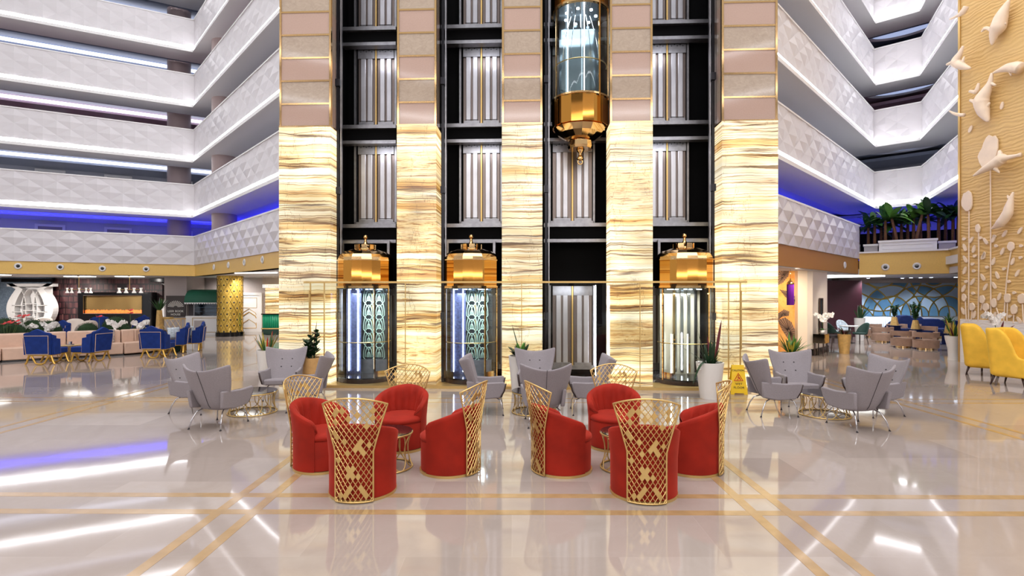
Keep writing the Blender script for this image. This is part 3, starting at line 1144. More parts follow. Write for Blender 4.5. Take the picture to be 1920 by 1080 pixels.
def make_cab(label, z, uc, under, pattern, brightness):
    t = thing('glass_lift', label, 'lift', floc(uc, .80, z), FA, None)
    r = .655
    # faceted gold drum on top
    prof = [(r, 2.24), (r, 2.86)]
    MB().lathe(prof, 18, a0=0, a1=2 * PI).build('gold_drum', MT['gold_deep'], t)
    MB().lathe([(r + .015, 2.22), (r + .015, 2.27)], 32).lathe([(r + .008, 2.85), (r + .008, 2.875)], 32).build('drum_band', MT['gold'], t, smooth=True, angle=30)
    d = MB().lathe([(r, 2.87), (.645, 2.93), (.60, 3.0), (.50, 3.07), (.36, 3.12), (.24, 3.14), (1e-4, 3.15)], 18).build('dome', MT['gold'], t)
    cr = MB()
    for k in range(8):
        a = 2 * PI * k / 8 + .2
        cr.cbox((math.cos(a) * .23, math.sin(a) * .23, 3.19), (.03, .13, .11), a)
    cr.build('crown', MT['gold'], t)
    MB().lathe([(.22, 3.14), (.20, 3.17), (.1, 3.24), (.04, 3.30), (.03, 3.36), (.03, 3.38)], 12).ball((0, 0, 3.43), .055, 14).build('finial', MT['gold'], t, smooth=True)
    # small lamps and pipe fan over the ceiling
    # floor and bottom drum
    if under:
        MB().lathe([(r, -.42), (r, .22)], 16).build('bottom_drum', MT['gold_deep'], t)
        MB().lathe([(r + .015, .19), (r + .015, .23)], 32).build('bottom_band', MT['gold'], t)
        MB().lathe([(1e-4, -.74), (.2, -.73), (.36, -.66), (.52, -.56), (.62, -.44), (.6, -.42)], 16).build('bottom_dome', MT['gold'], t)
        MB().lathe([(.27, -.90), (.29, -.84), (.27, -.72)], 12).build('bottom_collar', MT['gold'], t)
        MB().lathe([(.05, -1.16), (.09, -1.12), (.04, -1.05), (.03, -1.0), (.08, -.95), (.1, -.9)], 12).lathe([(.02, -.02)] * 1 + [(.02, .0)], 6, (0, 0, -1.14)).tube([(.055 * math.cos(a * PI / 6), 0, -1.19 + .055 * math.sin(a * PI / 6)) for a in range(12)], .018, 6, closed=True).build('bottom_finial', MT['gold'], t, smooth=True)
    else:
        MB().lathe([(r - .02, .06), (r - .02, .15)], 32).build('plinth', MT['wood_dark'], t)
        g = MB()
        for s in (-1, 1):
            a = -PI / 2 + s * .93
            g.cbox((math.cos(a) * .57, math.sin(a) * .57, .19), (.26, .06, .26), a + PI / 2)
        g.build('corner_plate', MT['gold'], t)
    MB().cyl((0, 0, .15 if not under else .2), r - .03, .03, 32).build('cab_floor', MT['black_gloss'], t)
    # ceiling with lamps
    MB().cyl((0, 0, 2.2), r - .03, .03, 32).build('cab_ceiling', MT['chrome'], t)
    lm = MB()
    for k in range(7):
        a = 2 * PI * k / 7
        lm.cyl((math.cos(a) * .36, math.sin(a) * .36, 2.185), .035, .012, 10)
    lm.build('ceiling_lamp', MT['lamp_cool'], t)
    # curved glass front
    a0, a1 = -PI / 2 - 1.75, -PI / 2 + 1.75
    g0 = .12
    gl = MB()
    gl.lathe([(r - .01, .16), (r - .01, 2.24)], 28, a0=a0, a1=a1)
    gl.build('glass_wall', MT['glass_blue'] if pattern else MT['glass_green'], t, smooth=True)
    # gold mullions
    for k, a in enumerate((-PI / 2 - 1.05, -PI / 2 + .62, -PI / 2 + 1.2)):
        MB().cbox((math.cos(a) * r, math.sin(a) * r, 1.2), (.035, .028, 2.1), a + PI / 2).build('mullion', MT['gold'], t)
    # handrail
    MB().tube(arc_pts(r - .05, 24, a0 + .1, a1 - .1, .98), .012, 6).build('handrail', MT['gold_satin'], t, smooth=True)
    # two light tubes
    for k, x in enumerate((-.42, -.20) if pattern else (-.28, .1)):
        y = .05 if pattern else .1
        hgt = 1.95 if pattern or under else .9
        MB().cbox((x, y, .25 + hgt / 2), (.018, .018, hgt)).build('light_tube', MT['led'], t)
    # rear wall with the etched fan pattern
    bw = MB().box(-.47, .47, .40, .43, .18, 2.2)
    bw.build('rear_wall', MT['cab_dark'] if pattern or under else MT['cab_pale'], t)
    if pattern:
        MB().box(-.50, -.14, .10, .13, .18, 2.2).build('side_screen', MT.setdefault('violet', mat('violet_blue_panel', (92, 100, 142), .25, .5, noise=(20, .5))), t)
        pt = MB()
        yb = .30
        for row in range(5):
            for cx in (-.02, .24):
                zb = .55 + row * .34
                for k, (w, h) in enumerate(((.13, .36), (.085, .24), (.04, .12))):
                    L, Rr = [], []
                    for s in range(9):
                        u = s / 8
                        L.append((cx - w * math.cos(u * PI / 2) ** .8 if u < 1 else cx, yb, zb + h * math.sin(u * PI / 2)))
                        Rr.append((cx + w * math.cos(u * PI / 2) ** .8 if u < 1 else cx, yb, zb + h * math.sin(u * PI / 2)))
                    pt.tube(L, .013, 4)
                    pt.tube(Rr, .013, 4)
                pt.tube([(cx - .13, yb, zb), (cx, yb, zb - .16)], .011, 4)
                pt.tube([(cx + .13, yb, zb), (cx, yb, zb - .16)], .011, 4)
                pt.tube([(cx, yb, zb), (cx, yb, zb + .2)], .014, 4)
        pt.build('fan_pattern_screen', mat('frosted_teal', (176, 204, 192), .4) if 'frosted_teal' not in bpy.data.materials else bpy.data.materials['frosted_teal'], t)
        MB().tube([(.06, .33, .6), (.06, .33, 2.1)], .02, 6).build('gold_pole', MT['gold_satin'], t)
        MB().box(-.18, .46, .2, .4, .18, .50).build('kick_panel', MT['steel'], t)
    elif not under:
        MB().cbox((-.24, .0, 1.2), (.05, .05, 1.95)).build('gold_pole', MT['gold'], t)
        w = MB()
        for k in range(4):
            w.cbox((-.12 + k * .16, .36, 1.2), (.07, .02, 1.95))
        w.build('mirror_strip', MT['chrome'], t)
    if under:
        q = MB()
        for k in range(5):
            a = -PI / 2 - .9 + k * .42
            pts = []
            for s in range(9):
                u = s / 8
                rr = .25 + .28 * math.sin(u * PI / 2)
                pts.append((math.cos(a) * rr, math.sin(a) * rr, 2.2 - 1.2 * u))
            q.tube(pts, .006, 4)
        q.build('wire_ornament', MT['chrome'], t)
    return t


zc = FZ(1087, 172, .2) - .22
make_cab('leftmost glass lift with a gold dome, standing at floor level with a fan pattern inside', 0, (FU(632, .8) + FU(739, .8)) / 2 + .0, False, True, 1)
make_cab('second glass lift with a gold dome and fan pattern, at floor level between glowing columns', 0, (FU(830, .8) + FU(937, .8)) / 2, False, True, 1)
make_cab('raised glass lift with faceted gold underside hanging high in the middle shaft', zc, (FU(1036, .8) + FU(1140, .8)) / 2, True, False, 1)
make_cab('gold domed glass lift with clear colourless walls, at floor level behind the white pot', 0, (FU(1226, .8) + FU(1341, .8)) / 2, False, False, 1)
area('raised_lift_light', floc((FU(1036, .8) + FU(1140, .8)) / 2, .8, zc + 2.1), .8, 22, (.8, .88, 1))
for xx in (685, 884):
    area('lift_cab_light', floc((FU(xx, .8)), .6, 2.1), .7, 40, (1, .97, .92))
area('lift_cab_light', floc((FU(1283, .8)), .6, 2.1), .7, 75, (1, .95, .9))
# fill lamps added inside the shafts to brighten the landing doors
for i, (xa, xb, xd) in enumerate(shafts):
    for k, (z0, z1) in enumerate(lev):
        if k == 0 and i != 2:
            continue
        area('shaft_fill_light', floc(FU(xd, 1.0), 1.0, z1 - .1), .7, 3.6 if i != 2 or k < 2 else 2.2, (.93, .94, 1), rot=(R(35), 0, 0), size_y=.2)

# ---- frameless glass screen with gold rail in front of the lifts
gs = fthing('glass_screen', 'long clear glass screen with a thin gold top rail standing in front of the lifts', 'glass screen')
zt = FZ(900, 529)
ul, ur_ = FU(570), FU(1400)
fbuild(MB().box(ul, ur_, -.025, .02, zt - .02, zt + .02), 'top_rail', MT['gold_satin'], gs)
edges = [582, 632, 760, 978, 1200, 1382, 1400]
panes = [570] + edges[1:]
for a, b in zip(panes[:-1], panes[1:]):
    fbuild(MB().box(FU(a) + .006, FU(b) - .006, -.004, .004, .06, zt - .02), 'glass_pane', MT['glass'], gs)
for x in (582, 608, 1366, 1388):
    fbuild(MB().cbox((FU(x), -.0, zt / 2 + .02), (.022, .03, zt - .06)), 'post', MT['gold_satin'], gs)
fbuild(MB().tube([(FU(582) + .0, -.06, 1.2), (FU(582), -.06, 2.16)], .014, 8), 'handle', MT['gold_satin'], gs)
fbuild(MB().tube([(FU(1388), -.06, .9), (FU(1388), -.06, 2.16)], .014, 8), 'handle', MT['gold_satin'], gs)
for x in (760, 978, 1200):
    cl = MB()
    for zz in (.12, .75, 1.35, 1.98):
        cl.tube([(FU(x) - .06, -.02, zz), (FU(x) + .06, -.02, zz)], .011, 6)
    cl.box(FU(x) - .008, FU(x) + .008, -.012, .012, .06, zt - .02)
    fbuild(cl, 'pane_clip', MT['gold_satin'], gs)
# ================================================================ SEATING
def clip_seg(a, b, poly):
    """parts of segment a-b inside a polygon (2d)"""
    ts = [0.0, 1.0]
    dx, dy = b[0] - a[0], b[1] - a[1]
    n = len(poly)
    for i in range(n):
        p, q = poly[i], poly[(i + 1) % n]
        ex, ey = q[0] - p[0], q[1] - p[1]
        den = dx * ey - dy * ex
        if abs(den) < 1e-12:
            continue
        t = ((p[0] - a[0]) * ey - (p[1] - a[1]) * ex) / den
        u = ((p[0] - a[0]) * dy - (p[1] - a[1]) * dx) / den
        if 0 < t < 1 and 0 <= u <= 1:
            ts.append(t)
    ts.sort()
    out = []
    for t0, t1 in zip(ts[:-1], ts[1:]):
        if t1 - t0 < 1e-4:
            continue
        m = (t0 + t1) / 2
        if inside((a[0] + dx * m, a[1] + dy * m), poly):
            out.append(((a[0] + dx * t0, a[1] + dy * t0), (a[0] + dx * t1, a[1] + dy * t1)))
    return out


def inside(p, poly):
    c = False
    n = len(poly)
    for i in range(n):
        a, b = poly[i], poly[i - 1]
        if (a[1] > p[1]) != (b[1] > p[1]) and p[0] < (b[0] - a[0]) * (p[1] - a[1]) / (b[1] - a[1]) + a[0]:
            c = not c
    return c


def make_red_chair(label, seed):
    rnd = random.Random(seed)
    t = thing('tub_chair', label, 'chair', group='red tub chairs with gold lattice backs')
    MB().lathe([(.350, 0), (.352, .028), (.335, .03)], 48).build('base_ring', MT['gold_satin'], t, smooth=True, angle=40)
    # seat drum and cushion
    MB().lathe([(.30, .03), (.335, .035), (.338, .36), (.33, .375), (.30, .38)], 48).build('seat_base', MT['red'], t, smooth=True, angle=50)
    sbase = t.children[-1] if False else [o for o in SC.objects if o.parent == t and o.name.startswith('seat_base')][-1]
    MB().lathe([(.27, .37), (.318, .375), (.335, .395), (.332, .425), (.30, .447), (.2, .458), (1e-4, .462)], 40, (0, .015, 0)).build('seat_cushion', MT['red'], sbase, smooth=True, angle=60)
    # tub: sweep round the back
    th = R(113)
    n = 72
    A, B = [], []
    prof = []
    for i in range(n + 1):
        a = -th + 2 * th * i / n
        e = abs(a) / th
        top = .80 - .20 * (e ** 1.6)
        if e > .93:
            top -= .03 * ((e - .93) / .07) ** 2
        rib = .028 * abs(math.sin((a / th) * PI * 4.5 + PI / 2))
        sec = []
        ca, sa = math.sin(a), -math.cos(a)
        flare = lambda z: .345 + .045 * max(0, (z - .35) / .45) ** 1.4
        zs = [.03, .2, .4, .55, top - .06, top - .015]
        for z in zs:
            sec.append((flare(z), z))
        sec.append((flare(top) - .02, top))
        sec.append((flare(top) - .055, top - .004))
        sec.append((flare(top) - .085 + rib * .2, top - .03))
        for z in (top - .09, .60 * (top / .8), .47, .40):
            sec.append((flare(z) - .105 + rib * .9 - (.02 if z < .5 else 0), z))
        sec.append((.25, .34))
        prof.append([(ca * r, sa * r, z) for r, z in sec])
    m = MB()
    k = len(prof[0])
    m.add([p for s in prof for p in s], [(i * k + j, (i + 1) * k + j, (i + 1) * k + j + 1, i * k + j + 1) for i in range(n) for j in range(k - 1)])
    m.f.append(tuple(range(k)))
    m.f.append(tuple(n * k + j for j in range(k - 1, -1, -1)))
    m.build('tub_shell', MT['red'], t, smooth=True, angle=60)
    # lattice back
    WB, WT, ZW, ZT = .215, .335, .52, .985
    outline = [(-WB, .015), (WB, .015), (WB, ZW), (WT, ZT)]
    for j in range(1, 12):
        u = j / 12
        outline.append((WT - 2 * WT * u, ZT + .085 * math.sin(PI * u)))
    outline.append((-WT, ZT))
    outline.append((-WB, ZW))

    def mp(s, z, d=0.0):
        f = max(0.0, z - .45)
        r = .372 + .16 * f ** 1.3 + d
        a = s / .40
        return Vector((math.sin(a) * r, -math.cos(a) * r, z))
    fr = []
    for i in range(len(outline)):
        a, b = outline[i], outline[(i + 1) % len(outline)]
        L = math.hypot(a[0] - b[0], a[1] - b[1])
        ns = max(1, int(L / .05))
        for s in range(ns):
            fr.append(mp(a[0] + (b[0] - a[0]) * s / ns, a[1] + (b[1] - a[1]) * s / ns))
    lfr = MB().tube(fr, .0095, 6, closed=True).build('lattice_frame', MT['gold_satin'], t, smooth=True)
    bars = MB()
    dw, dh = .056, .078     # diamond width and height
    sl = dh / dw
    for k in range(-30, 60):
        for sg in (1, -1):
            c = k * dh
            a, b = (-.5, c - sg * sl * .5), (.5, c + sg * sl * .5)
            for p, q in clip_seg(a, b, outline):
                L = math.hypot(p[0] - q[0], p[1] - q[1])
                if L < .01:
                    continue
                ns = max(1, int(L / .09))
                pts = [mp(p[0] + (q[0] - p[0]) * s / ns, p[1] + (q[1] - p[1]) * s / ns, .002 * sg) for s in range(ns + 1)]
                bars.tube(pts, .0042, 4)
    bars.build('lattice', MT['gold_satin'], lfr)
    dm = MB()
    centers = []
    for i in range(-8, 9):
        for j in range(0, 34):
            if (i + j) % 2 == 1:
                s, z = i * dw / 2, j * dh / 2
                if inside((s, z - dh * .5), outline) and inside((s, z + dh * .5), outline) and inside((s - dw * .5, z), outline) and inside((s + dw * .5, z), outline):
                    centers.append((s, z))
    for s, z in centers:
        if rnd.random() < .18:
            pts = [mp(s, z - dh / 2, .004), mp(s + dw / 2, z, .004), mp(s, z + dh / 2, .004), mp(s - dw / 2, z, .004)]
            nn = Vector((s, -.4, 0)).normalized() * .004
            dm.extrude(pts, nn)
            if rnd.random() < .22:
                sg = rnd.choice((-1, 1))
                ds, dz = sg * dw / 2, -dh / 2
                if (s + ds, z + dz) in centers or inside((s + ds * 1.9, z + dz * 1.9), outline):
                    dm.extrude([mp(s + ds + a, z + dz + b, .004) for a, b in ((0, -dh / 2), (dw / 2, 0), (0, dh / 2), (-dw / 2, 0))], nn)
    dm.build('diamond_pattern', MT['gold_satin'], lfr)
    return t


def facing(deg):
    """rz so that local +Y points along the plan angle deg"""
    return R(deg - 90)


RC = make_red_chair('red velvet tub chair with gold lattice, seen from behind, standing frontmost in the group by the inlay lines on the 745 side', 3)
red = [
    (-1.585, 5.68, 90, 'frontmost red tub chair before the first two lifts, its whole gold lattice back showing'),
    (-2.30, 6.50, -20, 'red tub chair before the first lift, outermost on the gold pillar side, facing the table'),
    (-1.52, 7.30, -96, 'red tub chair farthest back before the first two lifts, seat open to the viewer'),
    (-.75, 6.38, 160, 'red tub chair before the second lift, in side view, its lattice towards the gap'),
    (1.39, 5.64, 82, 'frontmost red tub chair before the raised lift, its whole gold lattice back showing'),
    (.605, 6.38, 20, 'red tub chair before the empty shaft, in side view, lattice facing the gap'),
    (1.40, 7.35, -101, 'red tub chair farthest back before the raised lift, seat open to the viewer'),
    (2.14, 6.40, 160, 'red tub chair outermost on the floor sign side, lattice below the white pot'),
]
for i, (x, y, a, lb) in enumerate(red):
    o = RC if i == 0 else dup(RC)
    o.location = (x, y, 0)
    o.rotation_euler = (0, 0, facing(a))
    o['label'] = lb


def make_round_table(label, r, h, loops, top_mat, rbar=.008, lw=None):
    t = thing('side_table', label, 'side table', group='low side tables with looping gold wire bases')
    MB().lathe([(r, h - .012), (r + .004, h - .004), (r, h)], 48).build('table_top', top_mat, t, smooth=True, angle=40)
    fr = MB()
    for z in (.012, h - .02):
        fr.tube([(math.cos(a * PI / 20) * r, math.sin(a * PI / 20) * r, z) for a in range(40)], .011, 6, closed=True)
    fr.build('ring', MT['gold_satin'], t, smooth=True)
    lp = MB()
    lw = lw or 2 * PI / loops * .95
    for k in range(loops):
        a0 = 2 * PI * k / loops
        pts = []
        for s in range(22):
            u = 2 * PI * s / 22
            a = a0 + lw * math.sin(u)
            z = h / 2 - .004 + (h / 2 - .016) * math.cos(u)
            rr = r - .05 * math.sin(PI * z / h)
            pts.append((math.cos(a) * rr, math.sin(a) * rr, z))
        lp.tube(pts, rbar, 5, closed=True)
    lp.build('wire_base', MT['gold_satin'], t, smooth=True)
    return t


TB = make_round_table('low table with black glass top between the red chairs by the first two lifts', .29, .44, 8, MT['glass_dark'], lw=.42)
TB.location = (-1.50, 6.45, 0)
dup(TB, (1.36, 6.42, 0), .4, 'low table with black glass top between the red chairs before the raised lift')
TG = make_round_table('low table with smoked top among the grey wing chairs beside the tan pot', .40, .38, 12, MT['glass_dark'], .007, lw=.36)
TG.location = (-4.58, 9.42, 0)
dup(TG, (5.40, 9.22, 0), .2, 'low table with smoked top among the grey wing chairs near the yellow floor sign')
dup(TG, (.40, 9.45, 0), .1, 'low table mostly hidden by the grey wing chair whose back faces the empty shaft')


def make_wing_chair(label):
    t = thing('wing_chair', label, 'armchair', group='grey wing chairs with button backs')
    nu, nv = 12, 12

    def ps(i, j, front):
        u = -1 + 2 * i / nu
        v = j / nv
        ztop = .93 + .10 * abs(u) ** 1.8
        z = .255 + (ztop - .255) * v
        w = .43 * (1 - .44 * (1 - v) ** 2.1)
        y = -.20 - .29 * v ** 1.05
        if v < .2:
            y += .07 * ((.2 - v) / .2) ** 2
        wing = (.07 + .12 * v) * abs(u) ** 2.2
        y += wing
        x = u * w * (1 - (.10 * (1 - v) * abs(u)))
        if front:
            th = .085 * (1 - .30 * abs(u) ** 4) * (1 - .35 * v)
            y += th
            x *= .93
            z += -.012 if v > .95 else 0
            if v < .1:
                z += .03
        return Vector((x, y, z))
    outer = [[ps(i, j, False) for i in range(nu + 1)] for j in range(nv + 1)]
    inner = [[ps(i, j, True) for i in range(nu + 1)] for j in range(nv + 1)]
    bsh = MB().sheet(outer, inner).build('back_shell', MT['grey'], t, smooth=True, sub=1)
    # centre seam
    MB().tube([ps(6, j, False) + Vector((0, -.003, 0)) for j in range(1, nv + 1)], .0035, 5).build('back_seam', MT['grey_dark'], bsh)
    bt = MB()
    for x in (-.10, .10):
        for z in (.60, .75):
            v = (z - .27) / (.93 - .27)
            y = -.20 - .29 * v ** 1.05 + .085 * (1 - .35 * v) + .010
            bt.ball((x, y, z), .014, 8, .8)
    bt.build('button', MT['grey_dark'], bsh, smooth=True)
    # seat
    s = MB()
    s.add([(-.22, -.16, .275), (.22, -.16, .275), (.285, .29, .30), (-.285, .29, .30), (-.22, -.16, .385), (.22, -.16, .385), (.285, .30, .425), (-.285, .30, .425)],
          [(0, 3, 2, 1), (4, 5, 6, 7), (0, 1, 5, 4), (1, 2, 6, 5), (2, 3, 7, 6), (3, 0, 4, 7)])
    s.build('seat', MT['grey'], t, smooth=True, bevel=.035, angle=60)
    for sg in (-1, 1):
        prof = [(-.30, .33), (-.05, .285), (.24, .31), (.31, .44), (.335, .565), (.30, .59), (.05, .575), (-.33, .60)]
        m = MB()
        pts = [Vector((sg * (.235 + .05 * (y + .3) / .6 + .035 * (z - .3) / .3), y, z)) for y, z in prof]
        m.extrude(pts, (sg * .055, 0, 0))
        arm = m.build('armrest', MT['grey'], t, smooth=True, bevel=.02, angle=60)
        e = MB().tube([Vector((sg * (.235 + .05 * .95 + .035 * (z - .3) / .3 + .03), y, z)) for y, z in ((.262, .33), (.322, .44), (.346, .56))], .012, 6)
        e.build('arm_edge', MT['wood_dark'], arm, smooth=True)
    for sx in (-1, 1):
        lg = MB().tube([(sx * .20, .18, .29), (sx * .235, .25, .26), (sx * .265, .285, .16), (sx * .285, .30, .01)], .0105, 8).build('leg', MT['chrome'], t, smooth=True)
        MB().cyl((sx * .286, .30, 0), .016, .012, 10).build('foot_pad', MT['grey_dark'], lg)
        lg = MB().tube([(sx * .18, -.13, .29), (sx * .225, -.22, .255), (sx * .255, -.28, .15), (sx * .275, -.325, .01)], .0105, 8).build('leg', MT['chrome'], t, smooth=True)
        MB().cyl((sx * .276, -.327, 0), .016, .012, 10).build('foot_pad', MT['grey_dark'], lg)
    return t


WC = make_wing_chair('x')
wing = [
    (-5.62, 9.52, -8, 'grey wing chair nearest the blue velvet chairs, partly behind another, lit beige inside'),
    (-4.66, 8.50, 80, 'grey wing chair seen from behind, frontmost of those below the gold mosaic pillar'),
    (-4.60, 10.70, -82, 'grey wing chair with four dark buttons facing the viewer, beside the tan pot'),
    (-3.72, 9.68, 192, 'grey wing chair in narrow side view, below the first lift, behind a gold lattice'),
    (-.46, 9.42, 2, 'grey wing chair in side view standing before the second lift'),
    (.52, 8.62, 92, 'grey wing chair seen squarely from behind in front of the empty middle shaft'),
    (.46, 10.45, -90, 'grey wing chair facing the viewer, only its top showing behind another grey chair back'),
    (1.36, 9.42, 178, 'grey wing chair in side view partly behind a gold lattice, facing the empty shaft'),
    (4.55, 9.32, 0, 'grey wing chair in side view beside the yellow floor sign, facing the gold wire table'),
    (5.42, 10.15, -93, 'grey wing chair with dark buttons facing the viewer, before the spiky green plant'),
    (5.43, 8.40, 98, 'grey wing chair seen from behind, frontmost of the group near the yellow armchairs'),
    (6.32, 9.30, 190, 'grey wing chair behind the frontmost one, outermost towards the yellow armchairs, lit beige inside'),
]
for i, (x, y, a, lb) in enumerate(wing):
    o = WC if i == 0 else dup(WC)
    o.location = (x, y, 0)
    o.rotation_euler = (0, 0, facing(a))
    o['label'] = lb

# ---- yellow high-back armchairs
def make_yellow(label):
    t = thing('high_back_armchair', label, 'armchair', group='yellow high back armchairs')
    path = []
    hw, d = .37, .34
    # U-shaped plan from the arm front round the back
    for k in range(7):
        path.append((-hw, d - k * (2 * d - .14) / 6, 0))
    for k in range(1, 6):
        a = PI + k * PI / 2 / 6
        path.append((-hw + .14 + .14 * math.cos(a), -d + .14 + .14 * math.sin(a), 0))
    for k in range(7):
        path.append((-hw + .14 + k * (2 * hw - .28) / 6, -d, 0))
    for k in range(1, 6):
        a = -PI / 2 + k * PI / 2 / 6
        path.append((hw - .14 + .14 * math.cos(a), -d + .14 + .14 * math.sin(a), 0))
    for k in range(7):
        path.append((hw, -d + .14 + k * (2 * d - .14) / 6, 0))
    n = len(path)
    out, inn = [[] for _ in range(9)], [[] for _ in range(9)]
    for i, (x, y, _) in enumerate(path):
        a, b = Vector(path[max(0, i - 1)]), Vector(path[min(n - 1, i + 1)])
        tt = (b - a).normalized()
        nn = Vector((-tt.y, tt.x, 0))
        if y <= -.18:
            top = 1.30 if abs(x) < .3 else 1.31
        elif y < .20:
            f = max(0, (y - .0) / .20)
            top = 1.31 - .66 * (.5 - .5 * math.cos(PI * f))
        else:
            top = .65
        for j in range(9):
            z = .22 + (top - .22) * j / 8
            lean = -.10 * ((z - .22) / 1.1) ** 1.3 * (1 if y < 0 else .2)
            out[j].append((x * (1 + .03 * (z - .2)), y + lean, z))
            inn[j].append((x * (1 + .03 * (z - .2)) + nn.x * .08, y + lean + nn.y * .08, z))
    MB().sheet(out, inn).build('back_shell', MT['yellow'], t, smooth=True, sub=1)
    MB().box(-.30, .30, -.28, .34, .20, .36).build('seat_base', MT['yellow'], t, bevel=.03)
    MB().box(-.29, .29, -.26, .33, .36, .47).build('seat_cushion', MT['yellow'], t, bevel=.04, smooth=True)
    for sx in (-1, 1):
        for sy in (-1, 1):
            MB().tube([(sx * .27, sy * .25, .23), (sx * .31, sy * .31, 0.0)], [.028, .014], 10).build('leg', MT['wood_dark'], t, smooth=True)
    return t


Y1 = make_yellow('yellow high back armchair nearer the tall white vase and the blue lounge')
Y1.location = (12.12, 13.75, 0)
Y1.rotation_euler = (0, 0, facing(-42))
dup(Y1, (11.45, 12.15, 0), facing(-66), 'yellow velvet high back armchair with its inner back showing, nearer to the viewer')

# ---- blue crown-back chairs
def make_blue(label):
    t = thing('crown_back_chair', label, 'chair', group='blue velvet chairs with crown shaped backs')
    top = [(-.36, .92), (-.30, .95), (-.2, .96), (-.12, 1.01), (0, 1.06), (.12, 1.01), (.2, .96), (.30, .95), (.36, .92)]
    poly = [(-.33, .30), (.33, .30), (.36, .92)] + top[::-1][1:]
    bk = [Vector((x, -.34 - .10 * (z - .3), z)) for x, z in poly]
    MB().extrude(bk, (0, .09, 0)).build('backrest', MT['blue'], t, bevel=.015)
    pan = [(-.29, .33), (.29, .33), (.32, .84), (-.32, .84)]
    MB().extrude([Vector((x, -.37 - .10 * (z - .3), z)) for x, z in pan], (0, .03, 0)).build('back_panel', MT['blue'], t, bevel=.01)
    pp = []
    q = [(-.30, .32), (.30, .32), (.33, .86), (-.33, .86)]
    MB().tube([Vector((x, -.375 - .10 * (z - .3), z)) for x, z in q], .010, 6, closed=True).build('piping', MT['pink'], t)
    for s in (-1, 1):
        for k, (h, ln) in enumerate(((.90, .16), (.80, .26))):
            w = [(-.30, .30), (-.30 + ln, .30), (-.32 + ln, h - .05), (-.34, h)]
            m = [Vector((s * (.345 + k * .04), y, z)) for y, z in w]
            MB().extrude(m, (s * .03, 0, 0)).build('wing', MT['blue'], t, bevel=.008)
            MB().tube([p + Vector((s * .015, .004, 0)) for p in m[1:3]], .009, 5).build('wing_piping', MT['pink'], t)
    MB().box(-.32, .32, -.28, .40, .30, .47).build('seat', MT['blue'], t, bevel=.03, smooth=True, angle=50)
    fr = MB()
    for sy in (-.26, .32):
        fr.tube([(-.40, sy, .02), (-.36, sy, .08), (-.30, sy, .27), (-.24, sy, .28), (-.12, sy, .05), (-.05, sy, .02), (.05, sy, .02), (.12, sy, .05), (.24, sy, .28), (.30, sy, .27), (.36, sy, .08), (.40, sy, .02)], .026, 6)
    fr.box(-.3, .3, -.3, .34, .265, .30)
    fr.build('leg_frame', MT['gold_paint'], t, smooth=True, angle=40)
    return t


B1 = make_blue('x')
def gp(x, y):
    a = G(x, y)
    return (a[0], a[1], 0)


blues = [
    (gp(88, 682), 96, 'blue velvet chair seen from behind, leftmost, before the blush sofa and white orchids'),
    (gp(172, 677), 176, 'blue velvet chair before the patterned sofa cushion, its seat towards the small gold table'),
    (gp(297, 670), 92, 'blue velvet chair seen from behind at the far end of the blush sofa'),
    (gp(330, 661), 205, 'blue velvet chair in side view with a pale cushion, beside the dark bag'),
    (gp(360, 657), 203, 'blue velvet chair in side view standing alone nearest the gold patterned pillar'),
    (((100 - 960) * .0205, 20.5, 0), -100, 'blue velvet chair mostly hidden behind the sofa back and the white orchids'),
    (((180 - 960) * .0255, 25.5, 0), -80, 'dark blue chair before the fireplace, behind the red flower'),
    (((256 - 960) * .0255, 25.5, 0), -110, 'dark blue chair at the console end of the fireplace'),
]
for i, (p, a, lb) in enumerate(blues):
    o = B1 if i == 0 else dup(B1)
    o.location = p
    o.rotation_euler = (0, 0, facing(a))
    o['label'] = lb

# ---- taupe tub chairs of the right lounge
def make_taupe(label):
    t = thing('lounge_tub_chair', label, 'armchair', group='taupe velvet tub chairs of the lounge')
    def band(z0, z1, th, r0, r1, nm, thick=.07):
        o_, i_ = [], []
        for j in range(4):
            z = z0 + (z1 - z0) * j / 3
            ro = r0 + (r1 - r0) * j / 3
            oo, ii = [], []
            for i in range(41):
                a = -th + 2 * th * i / 40
                oo.append((math.sin(a) * ro, -math.cos(a) * ro, z))
                ii.append((math.sin(a) * (ro - thick), -math.cos(a) * (ro - thick), z))
            o_.append(oo)
            i_.append(ii)
        MB().sheet(o_, i_).build(nm, MT['taupe'], t, smooth=True, angle=50)
    band(.07, .35, R(180), .40, .41, 'lower_shell')
    band(.46, .65, R(125), .41, .42, 'back_band')
    m = MB()
    for s in (-1, 1):
        for k in range(4):
            a = s * R(100 + k * 8)
            m.cbox((math.sin(a) * .375, -math.cos(a) * .375, .42), (.07, .06, .12), a)
    m.build('arm_post', MT['taupe'], t)
    MB().lathe([(.32, .1), (.33, .34), (.31, .375), (1e-4, .385)], 32).build('seat_cushion', MT['taupe'], t, smooth=True)
    MB().lathe([(.25, .0), (.25, .07)], 28).build('gold_plinth', MT['gold'], t, smooth=True, angle=30)
    return t


